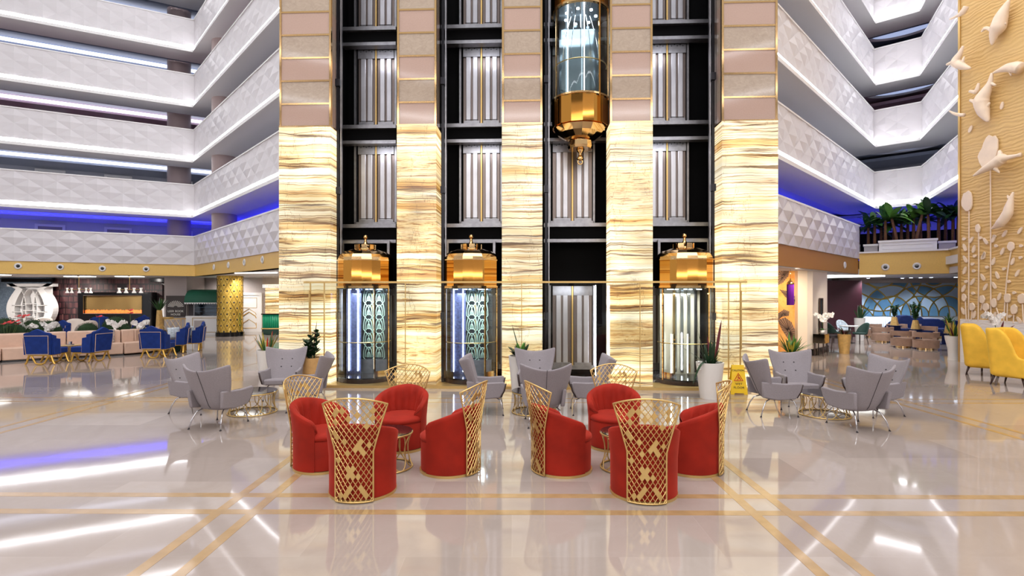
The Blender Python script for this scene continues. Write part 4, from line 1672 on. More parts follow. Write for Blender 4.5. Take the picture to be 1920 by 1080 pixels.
TT = make_taupe('x')
taupes = [
    (gp(1736, 655), 70, 'taupe tub chair nearest the tall white vase, seen from behind'),
    (gp(1693, 651), 75, 'taupe tub chair second nearest, beside the one at the white vase'),
    (gp(1654, 641), 60, 'taupe tub chair standing nearest the dark green dining chair'),
    (gp(1736, 640), -100, 'taupe tub chair across the small table from the one at the white vase'),
    (gp(1707, 633), -90, 'taupe tub chair just before the blue sofa, between two gold vases'),
    (gp(1682, 634), -60, 'taupe tub chair below the first gold vase, facing the viewer'),
    (gp(1634, 632), 20, 'taupe tub chair close to the white fluted wall and snake plant'),
    (gp(1660, 625), -80, 'taupe tub chair farthest back, at the end of the blue sofa'),
]
for i, (p, a, lb) in enumerate(taupes):
    o = TT if i == 0 else dup(TT)
    o.location = p
    o.rotation_euler = (0, 0, facing(a))
    o['label'] = lb
# ================================================================ LEFT LOUNGE AND BOOK CORNER
def pb(mb, x0, x1, yt, yb, Y, d):
    """box whose front face covers photo pixels x0..x1, yt..yb at depth Y, d metres deep"""
    a, b = P(x0, yt, Y), P(x1, yb, Y)
    return mb.box(a.x, b.x, Y, Y + d, max(b.z, 0.0), a.z)


# ---- blush sofa in angled modules
sp = [(-15.9, 14.9), (-15.45, 16.15), (-14.35, 17.15), (-13.1, 18.0), (-12.72, 18.55), (-12.75, 20.1)]
sofa = thing('modular_sofa', 'long blush leather sofa of angled modules in front of the box balls and orchids', 'sofa')
o1 = offset_path(sp, .50)
o2 = offset_path(sp, .62)
o3 = offset_path(sp, .80)
for i in range(len(sp) - 1):
    def cut(a, b, e=.012):
        a, b = Vector(a), Vector(b)
        t = (b - a).normalized() * e
        return a + t, b - t
    s0, s1 = cut(sp[i], sp[i + 1])
    m0, m1 = cut(o1[i], o1[i + 1])
    q0, q1 = cut(o3[i], o3[i + 1])
    MB().prism([s0, s1, m1, m0], .05, .43).build('seat_module', MT['pink'], sofa, bevel=.03, smooth=True, angle=50)
    MB().prism([m0, m1, q1, q0], .05, .84).build('back_module', MT['pink'], sofa, bevel=.04, smooth=True, angle=50)
MB().prism([Vector(sp[0]) + Vector((-.05, .02)), Vector(sp[1]) + Vector((-.05, .05)), Vector(o3[1]), Vector(o3[0])], 0, .05).prism([sp[1], sp[2], o3[2], o3[1]], 0.0, .05).prism([sp[2], sp[3], o3[3], o3[2]], 0.0, .05).build('plinth', MT['black_gloss'], sofa)


def cushion(label, loc, rz, m, tilt=20, group='cushions on the blush sofa and blue chairs', s=.22):
    pts = []
    mb = MB()
    n = 10
    a_, b_ = [], []
    for j in range(n + 1):
        ra, rb = [], []
        for i in range(n + 1):
            u, v = -1 + 2 * i / n, -1 + 2 * j / n
            pin = 1 - .10 * (abs(u * v)) ** 1
            e = (1 - u * u) ** .5 * (1 - v * v) ** .5 * .085 + .008
            x, z = u * s * (1 - .08 * (1 - v * v) * 0 + .04 * v * v * u * u), v * s
            ra.append((x, -e, z))
            rb.append((x, e, z))
        a_.append(ra)
        b_.append(rb)
    mb.sheet(a_, b_)
    o = mb.build('cushion', m, None, smooth=True)
    o.location = loc
    o.rotation_euler = (R(-tilt), 0, rz)
    tag(o, label, 'cushion', group)
    return o


MT['pattern'] = mat('mosaic_fabric', (190, 178, 172), .7, noise=(9, .75))
MT['pale'] = mat('pale_print_fabric', (196, 206, 214), .7, noise=(12, .4))
d_s = Vector(sp[3]) - Vector(sp[2])
cushion('square patterned cushion leaning on the blush sofa back beside a blue chair', tuple((Vector(sp[2]) * .33 + Vector(sp[3]) * .67 + Vector((-.22, .33))).to_3d() + Vector((0, 0, .66))), math.atan2(d_s.y, d_s.x), MT['pattern'])
cushion('grey satin cushion lying on the nearest sofa module at the picture edge', (-15.9, 15.9, .56), 1.2, mat('satin_grey', (196, 192, 192), .4), 62)
cushion('pale printed cushion in the lone blue chair nearest the gold pillar', (gp(356, 658)[0] + .02, gp(356, 658)[1] - .02, .70), R(82), MT['pale'], 10, s=.2)
cushion('pale printed cushion in the blue chair with the dark bag', (gp(327, 662)[0] - .02, gp(327, 662)[1] + .0, .70), R(60), MT['pale'], 10, s=.2)

# dark bag on the chair
bx, by, _ = gp(334, 659)
o = MB().lathe([(.05, 0), (.12, .02), (.15, .14), (.12, .34), (.04, .44), (1e-4, .45)], 14, sx=1, sy=.6).build('hand_bag', MT['green_dark'], None, smooth=True, loc=(bx + .10, by - .25, 0.0))
tag(o, 'dark soft bag standing at the side of a blue chair', 'bag')

# small gold table between the blue chairs
tb = thing('coffee_table', 'small round gold table with looped base between two blue chairs', 'side table', gp(129, 676))
MB().lathe([(.34, .46), (.35, .48), (1e-4, .485)], 32).build('table_top', MT['gold_satin'], tb, smooth=True, angle=40)
lp = MB()
for k in range(6):
    a = PI / 3 * k
    lp.tube([(math.cos(a) * (.16 + .13 * math.cos(u * PI / 8)), math.sin(a) * (.16 + .13 * math.cos(u * PI / 8)), .235 + .225 * math.sin(u * PI / 8)) for u in range(16)], .011, 5, closed=True)
lp.build('wire_base', MT['gold_satin'], tb, smooth=True)
ob = MB().box(-.08, .08, -.05, .05, .0, .03).box(-.03, .03, -.03, .03, .03, .11).build('napkin_holder', MT['chrome'], None, loc=(gp(129, 676)[0] + .05, gp(129, 676)[1], .485))
tag(ob, 'small metal holder on the gold table between the blue chairs', 'napkin holder')
tb2 = dup(tb, gp(318, 660), .4, 'small round gold table with looped base between the far blue chairs')

# ---- planting behind the sofa
o4 = offset_path(sp, .86)
o5_ = offset_path(sp, 2.3)
pl = thing('planter_bed', 'long low planter bed behind the blush sofa back', 'planter')
mb = MB()
sl_ = MB()
for i in range(len(sp) - 1):
    mb.prism([o4[i], o4[i + 1], o5_[i + 1], o5_[i]], 0.0, .50)
    sl_.prism([o4[i], o4[i + 1], o5_[i + 1], o5_[i]], .50, .52)
mb.build('planter_box', MT['white'], pl)
sl_.build('soil', MT['soil'], pl)


def bumpy_ball(r, seed, n=26):
    rnd = random.Random(seed)
    mb = MB()
    for k in range(900):
        z = rnd.uniform(-.75, 1)
        a = rnd.uniform(0, 2 * PI)
        q = math.sqrt(1 - z * z)
        c = Vector((q * math.cos(a), q * math.sin(a), z))
        t = c.orthogonal().normalized()
        t.rotate(Matrix.Rotation(rnd.uniform(0, 6.28), 3, c))
        b = c.cross(t)
        o = c * r * rnd.uniform(.95, 1.05)
        l = r * .09
        nn = c * l * rnd.uniform(-.2, .9)
        mb.add([o - t * l * .5, o + b * l * .4 + nn * .5, o + t * l * .6 + nn, o - b * l * .4 + nn * .5], [(0, 1, 2, 3)])
    mb.lathe([(max(1e-4, r * .95 * math.sin(PI * i / 10)), -r * .95 * math.cos(PI * i / 10)) for i in range(11)], 22)
    return mb


bb = bumpy_ball(.34, 1).build('box_ball', MT['boxwood'], None)
tag(bb, 'x', 'shrub', 'clipped box balls behind the sofa')
bl = [
    (24, 622, 17.4, 1.05, 'clipped box ball nearest the front corner of the blush sofa'), (8, 598, 18.6, 1.25, 'large clipped box ball half out of frame behind the red flowers'),
    (62, 611, 18.0, 1.2, 'clipped box ball under the first white orchids'), (92, 606, 18.6, 1.1, 'clipped box ball behind the leftmost blue chair'),
    (165, 610, 18.6, .95, 'clipped box ball between the cream chairs and the tall flower tuft'), (216, 603, 19.8, 1.25, 'largest clipped box ball below the fireplace'),
    (231, 615, 18.9, .82, 'small clipped box ball above the patterned cushion'), (260, 615, 19.2, .75, 'smallest clipped box ball near the far blue chair'),
]
for i, (x, y, Y, s, lb) in enumerate(bl):
    p = P(x, y, Y)
    o = bb if i == 0 else dup(bb)
    o.location = (p.x, Y, .52 + .24 * s)
    o.scale = (s, s, s)
    o['label'] = lb


def leaf(mb, base, az, ln, w, rise, droop, n=6, fold=.0):
    """one arching blade"""
    d = Vector((math.cos(az), math.sin(az), 0))
    side = Vector((-d.y, d.x, 0))
    L, C, Rr = [], [], []
    for k in range(n + 1):
        u = k / n
        p = Vector(base) + d * ln * u * math.cos(rise) + Vector((0, 0, ln * (u * math.sin(rise) - droop * u * u)))
        ww = w * math.sin(PI * min(1, (u * .92 + .08))) ** .7 if k < n else 0.001
        L.append(p - side * ww + Vector((0, 0, fold * ww)))
        C.append(p)
        Rr.append(p + side * ww + Vector((0, 0, fold * ww)))
    n0 = len(mb.v)
    for q in (L, C, Rr):
        mb.v.extend([tuple(p) for p in q])
    m = n + 1
    for k in range(n):
        mb.f.append((n0 + k, n0 + k + 1, n0 + m + k + 1, n0 + m + k))
        mb.f.append((n0 + m + k, n0 + m + k + 1, n0 + 2 * m + k + 1, n0 + 2 * m + k))
    return mb


def blossom(mb, c, r, rnd):
    """five petalled orchid bloom"""
    f = Vector((rnd.uniform(-.6, .6), -1, rnd.uniform(-.3, .3))).normalized()
    x = f.cross(Vector((0, 0, 1))).normalized()
    y = x.cross(f)
    for k in range(5):
        a = 2 * PI * k / 5 + .3
        d = x * math.cos(a) + y * math.sin(a)
        s = x * -math.sin(a) + y * math.cos(a)
        c_ = Vector(c)
        w = r * (.55 if k % 2 else .42)
        mb.add([c_, c_ + d * r * .5 - s * w + f * r * .15, c_ + d * r + f * r * .1, c_ + d * r * .5 + s * w + f * r * .15], [(0, 1, 2, 3)])


def make_orchid(name, label, loc, seed, stems, h, lean, group='white orchids', pot=None, bl_r=.045, nb=11, petal='petal'):
    rnd = random.Random(seed)
    t = thing(name, label, 'orchid', loc, 0, group)
    st, fb, lf = MB(), MB(), MB()
    for s in range(stems):
        az = lean[s % len(lean)]
        pts = []
        for k in range(10):
            u = k / 9
            rr = h * .62 * max(0, u - .25) ** 1.5
            pts.append((math.cos(az) * rr, math.sin(az) * rr, h * (u ** .7) * (1 - .18 * max(0, u - .6) / .4)))
        st.tube(pts, .005, 5)
        for k in range(nb):
            u = .45 + .55 * k / (nb - 1)
            i = int(u * 9)
            i = min(8, i)
            p = Vector(pts[i]).lerp(Vector(pts[i + 1]), u * 9 - i)
            for _ in range(2):
                blossom(fb, p + Vector((rnd.uniform(-.05, .05), rnd.uniform(-.06, .03), rnd.uniform(-.05, .05))), bl_r * rnd.uniform(.8, 1.2), rnd)
    for k in range(7):
        leaf(lf, (0, 0, .01), 2 * PI * k / 7 + rnd.random(), .26, .04, R(35), .35)
    st.build('stem', MT['stem'], t)
    fb.build('blossom', MT[petal], t)
    lf.build('foliage', MT['leaf'], t)
    return t


for i, (x, Y, h, ln, lb) in enumerate([
    (52, 17.7, .62, [PI, PI * .9, 0.2], 'white orchid spray arching over the box balls behind the first blue chair'),
    (92, 18.0, .66, [0, .3, PI], 'white orchid spray behind the leftmost blue chair, in front of the arched shelf'),
    (218, 18.6, .72, [PI, 2.6, .2], 'white orchid spray between the large and the small box ball'),
    (262, 19.0, .68, [0.1, PI, .4], 'white orchid spray at the far end of the planter below the fire frame'),
]):
    make_orchid('orchid', lb, (P(x, 0, Y).x, Y, .52), 20 + i, 4, h, ln, 'white orchids in the planter behind the sofa', bl_r=.062, nb=14)


def make_anthurium(label, loc, seed, blooms, spread=.35, h=.45):
    rnd = random.Random(seed)
    t = thing('anthurium', label, 'flower plant', loc, 0, 'red flowering plants in the planter')
    lf, fl_, sm = MB(), MB(), MB()
    for k in range(9):
        leaf(lf, (rnd.uniform(-.1, .1), rnd.uniform(-.1, .1), .05), rnd.uniform(0, 2 * PI), rnd.uniform(.3, .5), .07, R(rnd.uniform(25, 65)), .3)
    for k in range(blooms):
        c = Vector((rnd.uniform(-spread, spread), rnd.uniform(-.1, .1), h + rnd.uniform(-.08, .12)))
        sm.tube([(c.x * .3, 0, 0.02), (c.x * .8, c.y, c.z * .7), c], .006, 4)
        for j in range(5):
            leaf(fl_, c, 2 * PI * j / 5 + .3, .15, .06, R(15 + 25 * (j % 2)), .15, 3)
    lf.build('foliage', MT['leaf_light'], t)
    sm.build('stem', MT['stem'], t)
    fl_.build('bloom', MT['petal_red'], t)
    return t


make_anthurium('red blooms and broad leaves nearest the picture edge behind the sofa corner', (P(12, 0, 17.0).x, 17.0, .52), 3, 5, .3, .55)
make_anthurium('red flower over light green leaves between two box balls and the arched shelf', (P(42, 0, 17.7).x, 17.7, .52), 4, 4, .2, .82)
make_anthurium('single red bloom with pointed leaves before the left half of the fireplace', (P(187, 0, 18.6).x, 18.6, .52), 8, 2, .05, .68)
make_anthurium('red bloom over upright leaves at the right part of the fireplace', (P(246, 0, 19.4).x, 19.4, .52), 6, 2, .15, .85)

# ---- white arched shelf
Ysh = 28.2
def shelf_unit(label, xc, w, loc_y, half=False):
    t = thing('arched_shelf', label, 'shelf', (xc, loc_y, 0), 0)
    h = 2.62
    fr = MB()
    d = .35
    # lantern shaped side cheeks: outer outline bulging, neck at the top
    for s in ((-1, 1) if not half else (-1,)):
        out, inn = [], []
        for k in range(17):
            u = k / 16
            z = .25 + (h - .25) * u
            x = w / 2 * (.60 + .40 * math.sin(PI * min(1, u * 1.12 + .02))) if u < .93 else w / 2 * (.78 + 3.1 * (u - .93))
            x2 = max(.05, x - .34 - .1 * math.sin(PI * u))
            out.append((s * x, 0, z))
            inn.append((s * x2, 0, z))
        fr.extrude(out + inn[::-1], (0, d, 0))
    fr.build('side_cheek', MT['white'], t)
    if not half:
        MB().box(-w / 2 * .98, w / 2 * .98, 0, d, h - .16, h).box(-w / 2 * .6, w / 2 * .6, 0, d, 0, .3).build('top_and_base', MT['white'], t)
        MB().box(-w / 2 * .75, w / 2 * .75, d - .02, d, .25, h - .15).build('back_board', MT['white'], t)
        for k, cx in enumerate((-w * .24, 0, w * .24)):
            ar = MB()
            for s in (-1, 1):
                pts = []
                for q in range(13):
                    a = PI * q / 12
                    pts.append((cx + s * w * .155 * math.sin(a) , -.01, 1.3 - 1.02 * math.cos(a)))
                ar.extrude([Vector(p) for p in pts] + [Vector((p[0] + s * .035, p[1], p[2])) for p in pts[::-1]], (0, d - .02, 0))
            ar.build('arch', MT['white'], t)
            sh = MB()
            for z in (.75, 1.1, 1.45):
                sh.box(cx - w * .14, cx + w * .14, .0, d - .03, z - .01 + .08 * (k == 1), z + .02 + .08 * (k == 1))
            sh.build('shelf_board', MT['white'], t)
    return t


shelf_unit('large white lantern shaped shelf with three pointed arches against the blue wallpaper', (54 - 960) * .0284, 2.5, 28.45)
shelf_unit('narrow white curved shelf cheek at the dark end of the book wall', (314 - 960) * .0284 + .9, 2.6, 28.5, True)

# ---- fireplace
fp = thing('fireplace', 'wide black framed glass fireplace with a strip of orange flames', 'fireplace')
mb = MB()
A, B_ = P(146, 548, 28.6), P(271, 640, 28.6)
s0, s1 = P(157, 554, 28.6), P(266.5, 588, 28.6)
mb.box(A.x, s0.x, 28.6, 29.08, 0, A.z).box(s1.x, B_.x + .35, 28.6, 29.08, 0, A.z).box(s0.x, s1.x, 28.6, 29.08, s0.z, A.z).box(s0.x, s1.x, 28.6, 29.08, 0, s1.z)
mb.build('surround', MT['black_gloss'], fp)
MB().tube([(s0.x, 28.58, s0.z), (s1.x, 28.58, s0.z), (s1.x, 28.58, s1.z), (s0.x, 28.58, s1.z)], .018, 4, closed=True).build('metal_edge', MT['chrome'], fp)


def fn_fire(q, u, v, uv, b):
    n1 = q.noise(q.comb(q.math('MULTIPLY', u, 5.0), q.math('MULTIPLY', v, 4.0), 0.0), 2.2, 5, .6, .6)
    hgt = q.math('ADD', s1.z + .06, q.math('MULTIPLY', n1, .26))
    f = q.math('LESS_THAN', v, hgt)
    e = q.mix(f, (0, 0, 0, 1), q.mix(n1, lin((255, 60, 20)), lin((255, 150, 60))))
    q.l(e, b.inputs['Emission Color'])
    b.inputs['Emission Strength'].default_value = 1.3
    return q.mix(q.noise(uv, 1.2, 2), lin((150, 118, 72)), lin((196, 164, 106)))


MT['fire'] = m_uvtex('mirrored_fire_glass', fn_fire, .1, Metallic=.75)
MB().box(s0.x, s1.x, 28.7, 28.75, s1.z, s0.z).build('fire_screen', MT['fire'], fp, uv=True)


# ---- pendants with hourglass shades
def hourglass(mb, x, y, z, h=.26, r=.085):
    prof = [(r, 0), (r * .30, h * .5), (r * .30, h * .56), (r * .62, h)]
    mb.lathe(prof, 14, (x, y, z))
    return mb


MT['shade'] = mat('white_shade', (240, 240, 240), .4, emit=(255, 250, 240), es=.5)
for k, (xr, xs, lb) in enumerate(((148, [126, 134.5, 148.5, 161.5, 170], 'brass pendant with five white hourglass shades before the book wall, nearer the arched shelf'),
                                  (243, [221, 226, 234, 239, 249, 254, 262, 267], 'brass pendant with eight crowded white hourglass shades above the fireplace'))):
    Y = 26.6
    t = thing('pendant_lamp', lb, 'pendant lamp', (P(xr, 0, Y).x, Y, 0), 0)
    z0 = P(0, 543, Y).z
    MB().tube([(0, 0, z0), (0, 0, 2.96)], .016, 6).build('rod', MT['gold_satin'], t)
    xa, xb = P(xs[0], 0, Y).x - P(xr, 0, Y).x, P(xs[-1], 0, Y).x - P(xr, 0, Y).x
    MB().tube([(xa, 0, z0), (xb, 0, z0)], .012, 6).cyl((0, 0, 2.93), .08, .03).build('arm', MT['gold_satin'], t)
    for j, x in enumerate(xs):
        hx = P(x, 0, Y).x - P(xr, 0, Y).x
        hourglass(MB(), hx, .12 * (-1) ** j * (k == 1), z0 - .17).build('shade', MT['shade'], t, smooth=True, angle=30)
for xa, xb, yy, lb in ((127, 170, 26.8, 'flat white ceiling light panel over the five shade pendant'), (222, 262, 26.8, 'flat white ceiling light panel over the eight shade pendant'),
                       (-10, 8, 24.5, 'flat white ceiling light panel at the picture edge above the blue wallpaper')):
    o = MB().box(P(xa, 0, yy).x, P(xb, 0, yy).x, yy - .25, yy + .35, 2.925, 2.955).build('ceiling_panel_light', MT['led_panel'])
    tag(o, lb, 'ceiling light', 'flat ceiling light panels of the left lounge')

# ---- cream lounge chairs behind the planter
def make_egg(label):
    t = thing('cream_lounge_chair', label, 'chair', group='cream rounded lounge chairs')
    a_, b_ = [], []
    for j in range(9):
        v = j / 8
        ra, rb = [], []
        for i in range(13):
            u = -1 + 2 * i / 12
            zt = 1.02 - .42 * abs(u) ** 2.4
            z = .30 + (zt - .30) * v
            an = u * 1.5
            rr = .36 + .04 * v
            ra.append((math.sin(an) * rr, -math.cos(an) * rr - .12 * v, z))
            rb.append((math.sin(an) * (rr - .06), -math.cos(an) * (rr - .06) - .12 * v, z))
        a_.append(ra)
        b_.append(rb)
    MB().sheet(a_, b_).build('back_shell', MT['cream'], t, smooth=True)
    MB().lathe([(.30, .28), (.34, .32), (.34, .42), (.28, .46), (1e-4, .46)], 24).build('seat', MT['cream'], t, smooth=True)
    for sx in (-1, 1):
        for sy in (-1, 1):
            MB().tube([(sx * .2, sy * .2, .3), (sx * .27, sy * .27, 0)], .014, 6).build('leg', MT['gold_satin'], t)
    return t


E1 = make_egg('cream rounded chair facing the viewer behind the box balls, left of the fire frame')
E1.location = (P(139, 0, 22.5).x, 22.5, 0)
E1.rotation_euler = (0, 0, facing(-55))
dup(E1, (P(158, 0, 21.6).x, 21.6, 0), facing(150), 'cream rounded chair in side view next to the yellow stool')
dup(E1, (P(80, 0, 24.0).x, 24.0, 0), facing(-60), 'cream rounded chair half hidden below the arched shelf by orchids')
for i, (x, Y, m, lb) in enumerate(((106, 22.0, 'yellow', 'small yellow drum stool beside the dark one behind the sofa'), (132, 21.5, 'yellow', 'small yellow drum stool between the two cream chairs'), (115, 23, 'grey_dark', 'dark round stool behind the planter'))):
    t = thing('drum_stool', lb, 'stool', (P(x, 0, Y).x, Y, 0), 0, 'small drum stools behind the planter')
    MB().lathe([(.2, .34), (.23, .36), (.23, .50), (.2, .53), (1e-4, .53)], 20).build('seat', MT[m], t, smooth=True)
    MB().tube([(-.16, 0, .35), (-.1, 0, 0)], .012, 5).tube([(.16, 0, .35), (.1, 0, 0)], .012, 5).tube([(0, .16, .35), (0, .1, 0)], .012, 5).build('leg_frame', MT['gold_satin'], t)

# ---- sign on the pier
sg = thing('wall_sign', 'dark square sign with a white fan of rays and the words LEER BOOK HOUSE', 'sign', (P(328.5, 0, 27.4).x, 27.49, 0), 0)
sx = (347 - 310.5) / 2 * .0274
z0, z1 = P(0, 594, 27.4).z, P(0, 554.5, 27.4).z
MB().box(-sx, sx, -.05, 0, z0, z1).build('board', mat('sign_brown', (58, 50, 48), .35), sg)
ry = MB()
cz = z1 - .50
for k in range(13):
    a = R(12 + k * 13)
    d = Vector((math.cos(a), 0, math.sin(a) * .82))
    nn = Vector((-d.z, 0, d.x)).normalized()
    c0, c1 = Vector((0, -.056, cz - .1)) + d * .10, Vector((0, -.056, cz - .1)) + d * .42
    ry.extrude([c0 - nn * .003, c1 - nn * .016, c1 + nn * .016, c0 + nn * .003], (0, .008, 0))
ry.build('ray_emblem', MT['text_white'], sg)


def text(name, body, size, loc, parent, m, rot=(PI / 2, 0, 0), ext=.002, space=1.0):
    c = bpy.data.curves.new(name, 'FONT')
    c.body = body
    c.size = size
    c.align_x = 'CENTER'
    c.extrude = ext
    c.space_character = space
    tmp = bpy.data.objects.new(name, c)
    COL.objects.link(tmp)
    dg = bpy.context.evaluated_depsgraph_get()
    me = bpy.data.meshes.new_from_object(tmp.evaluated_get(dg))
    bpy.data.objects.remove(tmp)
    me.materials.clear()
    me.materials.append(m)
    o = bpy.data.objects.new(name, me)
    COL.objects.link(o)
    o.parent = parent
    o.location = loc
    o.rotation_euler = rot
    return o


text('lettering', 'LEER BOOK', .145, (0, -.055, z0 + .24), sg, MT['text_white'], space=1.1)
text('lettering', 'HOUSE', .145, (0, -.055, z0 + .07), sg, MT['text_white'], space=1.1)

# console below the sign, with vase and tray
Yc = 25.6
ct = thing('console_table', 'slim gold framed console table below the dark sign', 'console table', (P(323, 0, Yc).x, Yc, 0), 0)
MB().box(-.55, .55, -.18, .18, .86, .90).build('table_top', MT['gold_satin'], ct)
fr = MB()
for s in (-1, 1):
    fr.tube([(s * .52, -.16, .86), (s * .52, -.16, 0)], .014, 5).tube([(s * .52, .16, .86), (s * .52, .16, 0)], .014, 5)
for k in range(4):
    x = -.52 + k * .26
    fr.tube([(x, -.16, .86), (x + .26, -.16, .45), (x, -.16, 0.02), ], .009, 5).tube([(x + .26, -.16, .86), (x, -.16, .45), (x + .26, -.16, .02)], .009, 5)
fr.build('wire_frame', MT['gold_satin'], ct)
o = MB().lathe([(.2, .0), (.24, .03), (.22, .06), (1e-4, .05)], 20, sx=1.2).build('tray', MT['pot_gold'], None, smooth=True, loc=(P(314, 0, Yc).x, Yc, .90))
tag(o, 'low golden oval tray on the console table under the sign', 'tray')


def make_vase_plant(label, loc, h, r, pm, kind, seed, lf_mats=('leaf',), fh=.6, group=None, facets=6, name='vase_plant', n=30, taper=.55, w=.03):
    rnd = random.Random(seed)
    t = thing(name, label, 'potted plant', loc, 0, group)
    pot = MB()
    if facets:
        pot.lathe([(r, 0), (r * taper, h), (r * taper - .02, h), (r * taper - .02, h - .04)], facets)
    else:
        pot.lathe([(r * taper, 0), (r * .96, h * .8), (r, h), (r - .03, h), (r - .03, h - .05)], 32)
    pot.build('pot', MT[pm], t, smooth=not facets, angle=40)
    rt = (r * taper if facets else r) - .025
    MB().lathe([(rt, h - .045), (1e-4, h - .035)], 16).build('soil', MT['soil'], t)
    for q, lm in enumerate(lf_mats):
        lf = MB()
        m = n // len(lf_mats)
        for k in range(m):
            az = rnd.uniform(0, 2 * PI)
            if kind == 'spiky':
                leaf(lf, (math.cos(az) * rt * .4, math.sin(az) * rt * .4, h - .05), az, fh * rnd.uniform(.6, 1.05), w, R(rnd.uniform(50, 88)), rnd.uniform(.0, .2))
            elif kind == 'arch':
                leaf(lf, (math.cos(az) * rt * .3, math.sin(az) * rt * .3, h - .05), az, fh * rnd.uniform(.8, 1.15), w, R(rnd.uniform(35, 75)), rnd.uniform(.25, .6), 8)
            elif kind == 'zz':
                pass
        if kind == 'zz':
            stems = 5
            for s in range(stems):
                az = 2 * PI * s / stems + q
                tip = Vector((math.cos(az) * fh * .22, math.sin(az) * fh * .22, fh * rnd.uniform(.8, 1)))
                b0 = Vector((0, 0, h - .04))
                lf.tube([b0, b0 + tip * .5, b0 + tip], .012, 5)
                for k in range(14):
                    u = .12 + .88 * k / 13
                    leaf(lf, b0 + tip * u, az + 2.4 * k, .17 * (1.15 - .5 * u), .042, R(40), .15, 4)
        lf.build('foliage', MT[lm], t, smooth=False)
    return t


make_vase_plant('tapered gold vase with pointed green leaves at the end of the console table', (P(299, 0, 25.4).x, 25.4, 0), 1.30, .20, 'yellow_pot' if 'yellow_pot' in MT else 'pot_gold', 'spiky', 5, ('leaf', 'leaf_dark'), .75, taper=.62, n=34)

# ---- pastry cart with green awning
Yk = 27.6
kt = thing('dessert_cart', 'white dessert counter with glass case under a dark green rounded awning beside the gold pillar', 'counter', (P(390, 0, Yk).x, Yk, 0), 0)
w2 = (412 - 368) / 2 * .0276 + .25
aw = MB()
zt_, zb_ = P(0, 543, Yk).z, P(0, 567, Yk).z
prof = []
for k in range(9):
    a = PI / 2 * k / 8
    prof.append((-.62 * math.sin(a), zb_ + (zt_ - zb_) * math.cos(a)))
poly = [Vector((-w2, y, z)) for y, z in prof] + [Vector((-w2, .35, zb_)), Vector((-w2, .35, zt_))]
aw.extrude(poly, (2 * w2, 0, 0))
aw.build('awning', mat('awning_green', (16, 84, 62), .6), kt, smooth=False)
sc = MB()
for k in range(14):
    x = -w2 + (k + .5) * 2 * w2 / 14
    sc.lathe([(w2 / 14, 0), (w2 / 14, .012)], 10, (x, 0, 0)).xf(Matrix.Rotation(0, 4, 'X'), len(sc.v))
fr = MB()
for k in range(14):
    x = -w2 + k * 2 * w2 / 14
    fr.extrude([Vector((x, -.63, zb_ + .0)), Vector((x + 2 * w2 / 14, -.63, zb_)), Vector((x + 2 * w2 / 14 * .8, -.63, zb_ - .06)), Vector((x + 2 * w2 / 14 * .5, -.63, zb_ - .085)), Vector((x + 2 * w2 / 14 * .2, -.63, zb_ - .06))], (0, .01, 0))
fr.build('awning_fringe', MT['white'], kt)
MB().box(-w2, w2, -.5, .4, 0, .95).build('cabinet', MT['white'], kt)
MB().box(-w2 + .35, -w2 + .37, -.52, -.5, .12, .86).box(w2 - .1, w2 - .08, -.52, -.5, .12, .86).box(-w2 + .35, w2 - .08, -.52, -.5, .12, .14).box(-w2 + .35, w2 - .08, -.52, -.5, .84, .86).build('gold_trim', MT['gold_satin'], kt)
MB().box(-w2 + .45, -w2 + .95, -.52, -.5, .35, .72).build('vent_grille', MT['grey_wall'], kt)
MB().box(-w2, w2, .3, .4, .95, zb_).build('back_panel', MT['white'], kt)
MB().box(-w2 + .05, -w2 + .35, -.3, .3, .95, zb_).build('dark_side', MT['grey_dark'], kt)
MB().box(-w2 + .4, w2 - .02, -.45, -.44, .98, 1.62).build('case_glass', MT['glass_blue'], kt)
MB().box(-w2 + .4, w2 - .02, -.40, .28, 1.15, 1.17).box(-w2 + .4, w2 - .02, -.40, .28, 1.36, 1.38).box(-w2 + .4, w2, -.46, .28, 1.6, 1.64).box(-w2 + .38, -w2 + .43, -.46, .28, .96, 1.62).build('case_shelf', MT['steel'], kt)

# ---- gold patterned pillar
gpil = thing('gold_pillar', 'round gold mosaic pillar with crossing lines and black studs on a black base', 'pillar', (P(430.5, 0, 26.3).x, 26.35, 0), 0, None, 'thing')
rp = .575


def fn_goldmosaic():
    m, nt, b, out = new_mat('gold_mosaic')
    q = NB(nt)
    tc = q.n('ShaderNodeTexCoord')
    n1 = q.noise(tc.outputs['Object'], 26.0, 3, .7)
    c = q.ramp(n1, [(.3, lin((190, 146, 50))), (.5, lin((230, 190, 84))), (.7, lin((252, 226, 140)))])
    q.l(c, b.inputs['Base Color'])
    b.inputs['Metallic'].default_value = .7
    b.inputs['Roughness'].default_value = .28
    q.bump(n1, .12, .02, b.inputs['Normal'])
    return m


MT['mosaic'] = fn_goldmosaic()
MB().lathe([(rp, .22), (rp, 2.96)], 40).build('shaft', MT['mosaic'], gpil, smooth=True, angle=30)
MB().lathe([(rp + .07, 0), (rp + .07, .2), (rp + .0, .22)], 40).build('base', MT['black_gloss'], gpil, smooth=True, angle=30)
ln, stud = MB(), MB()
NC, RH = 12, .56
for k in range(NC):
    for s in (-1, 1):
        pts = []
        for j in range(41):
            z = .24 + j * (2.96 - .26) / 40
            a = 2 * PI * k / NC + s * (z / RH) * (2 * PI / NC) / 1.0
            pts.append((math.cos(a) * (rp + .004), math.sin(a) * (rp + .004), z))
        ln.tube(pts, .007, 4)
for r_ in range(11):
    z = .25 + r_ * RH / 2
    if z > 2.94:
        continue
    for k in range(NC):
        a = 2 * PI * (k + (r_ % 2) * .5) / NC + 0.0
        stud.ball((math.cos(a) * (rp - .042), math.sin(a) * (rp - .042), z), .06, 10)
ln.build('line_pattern', mat('bronze_line', (110, 84, 34), .3, .9), gpil)
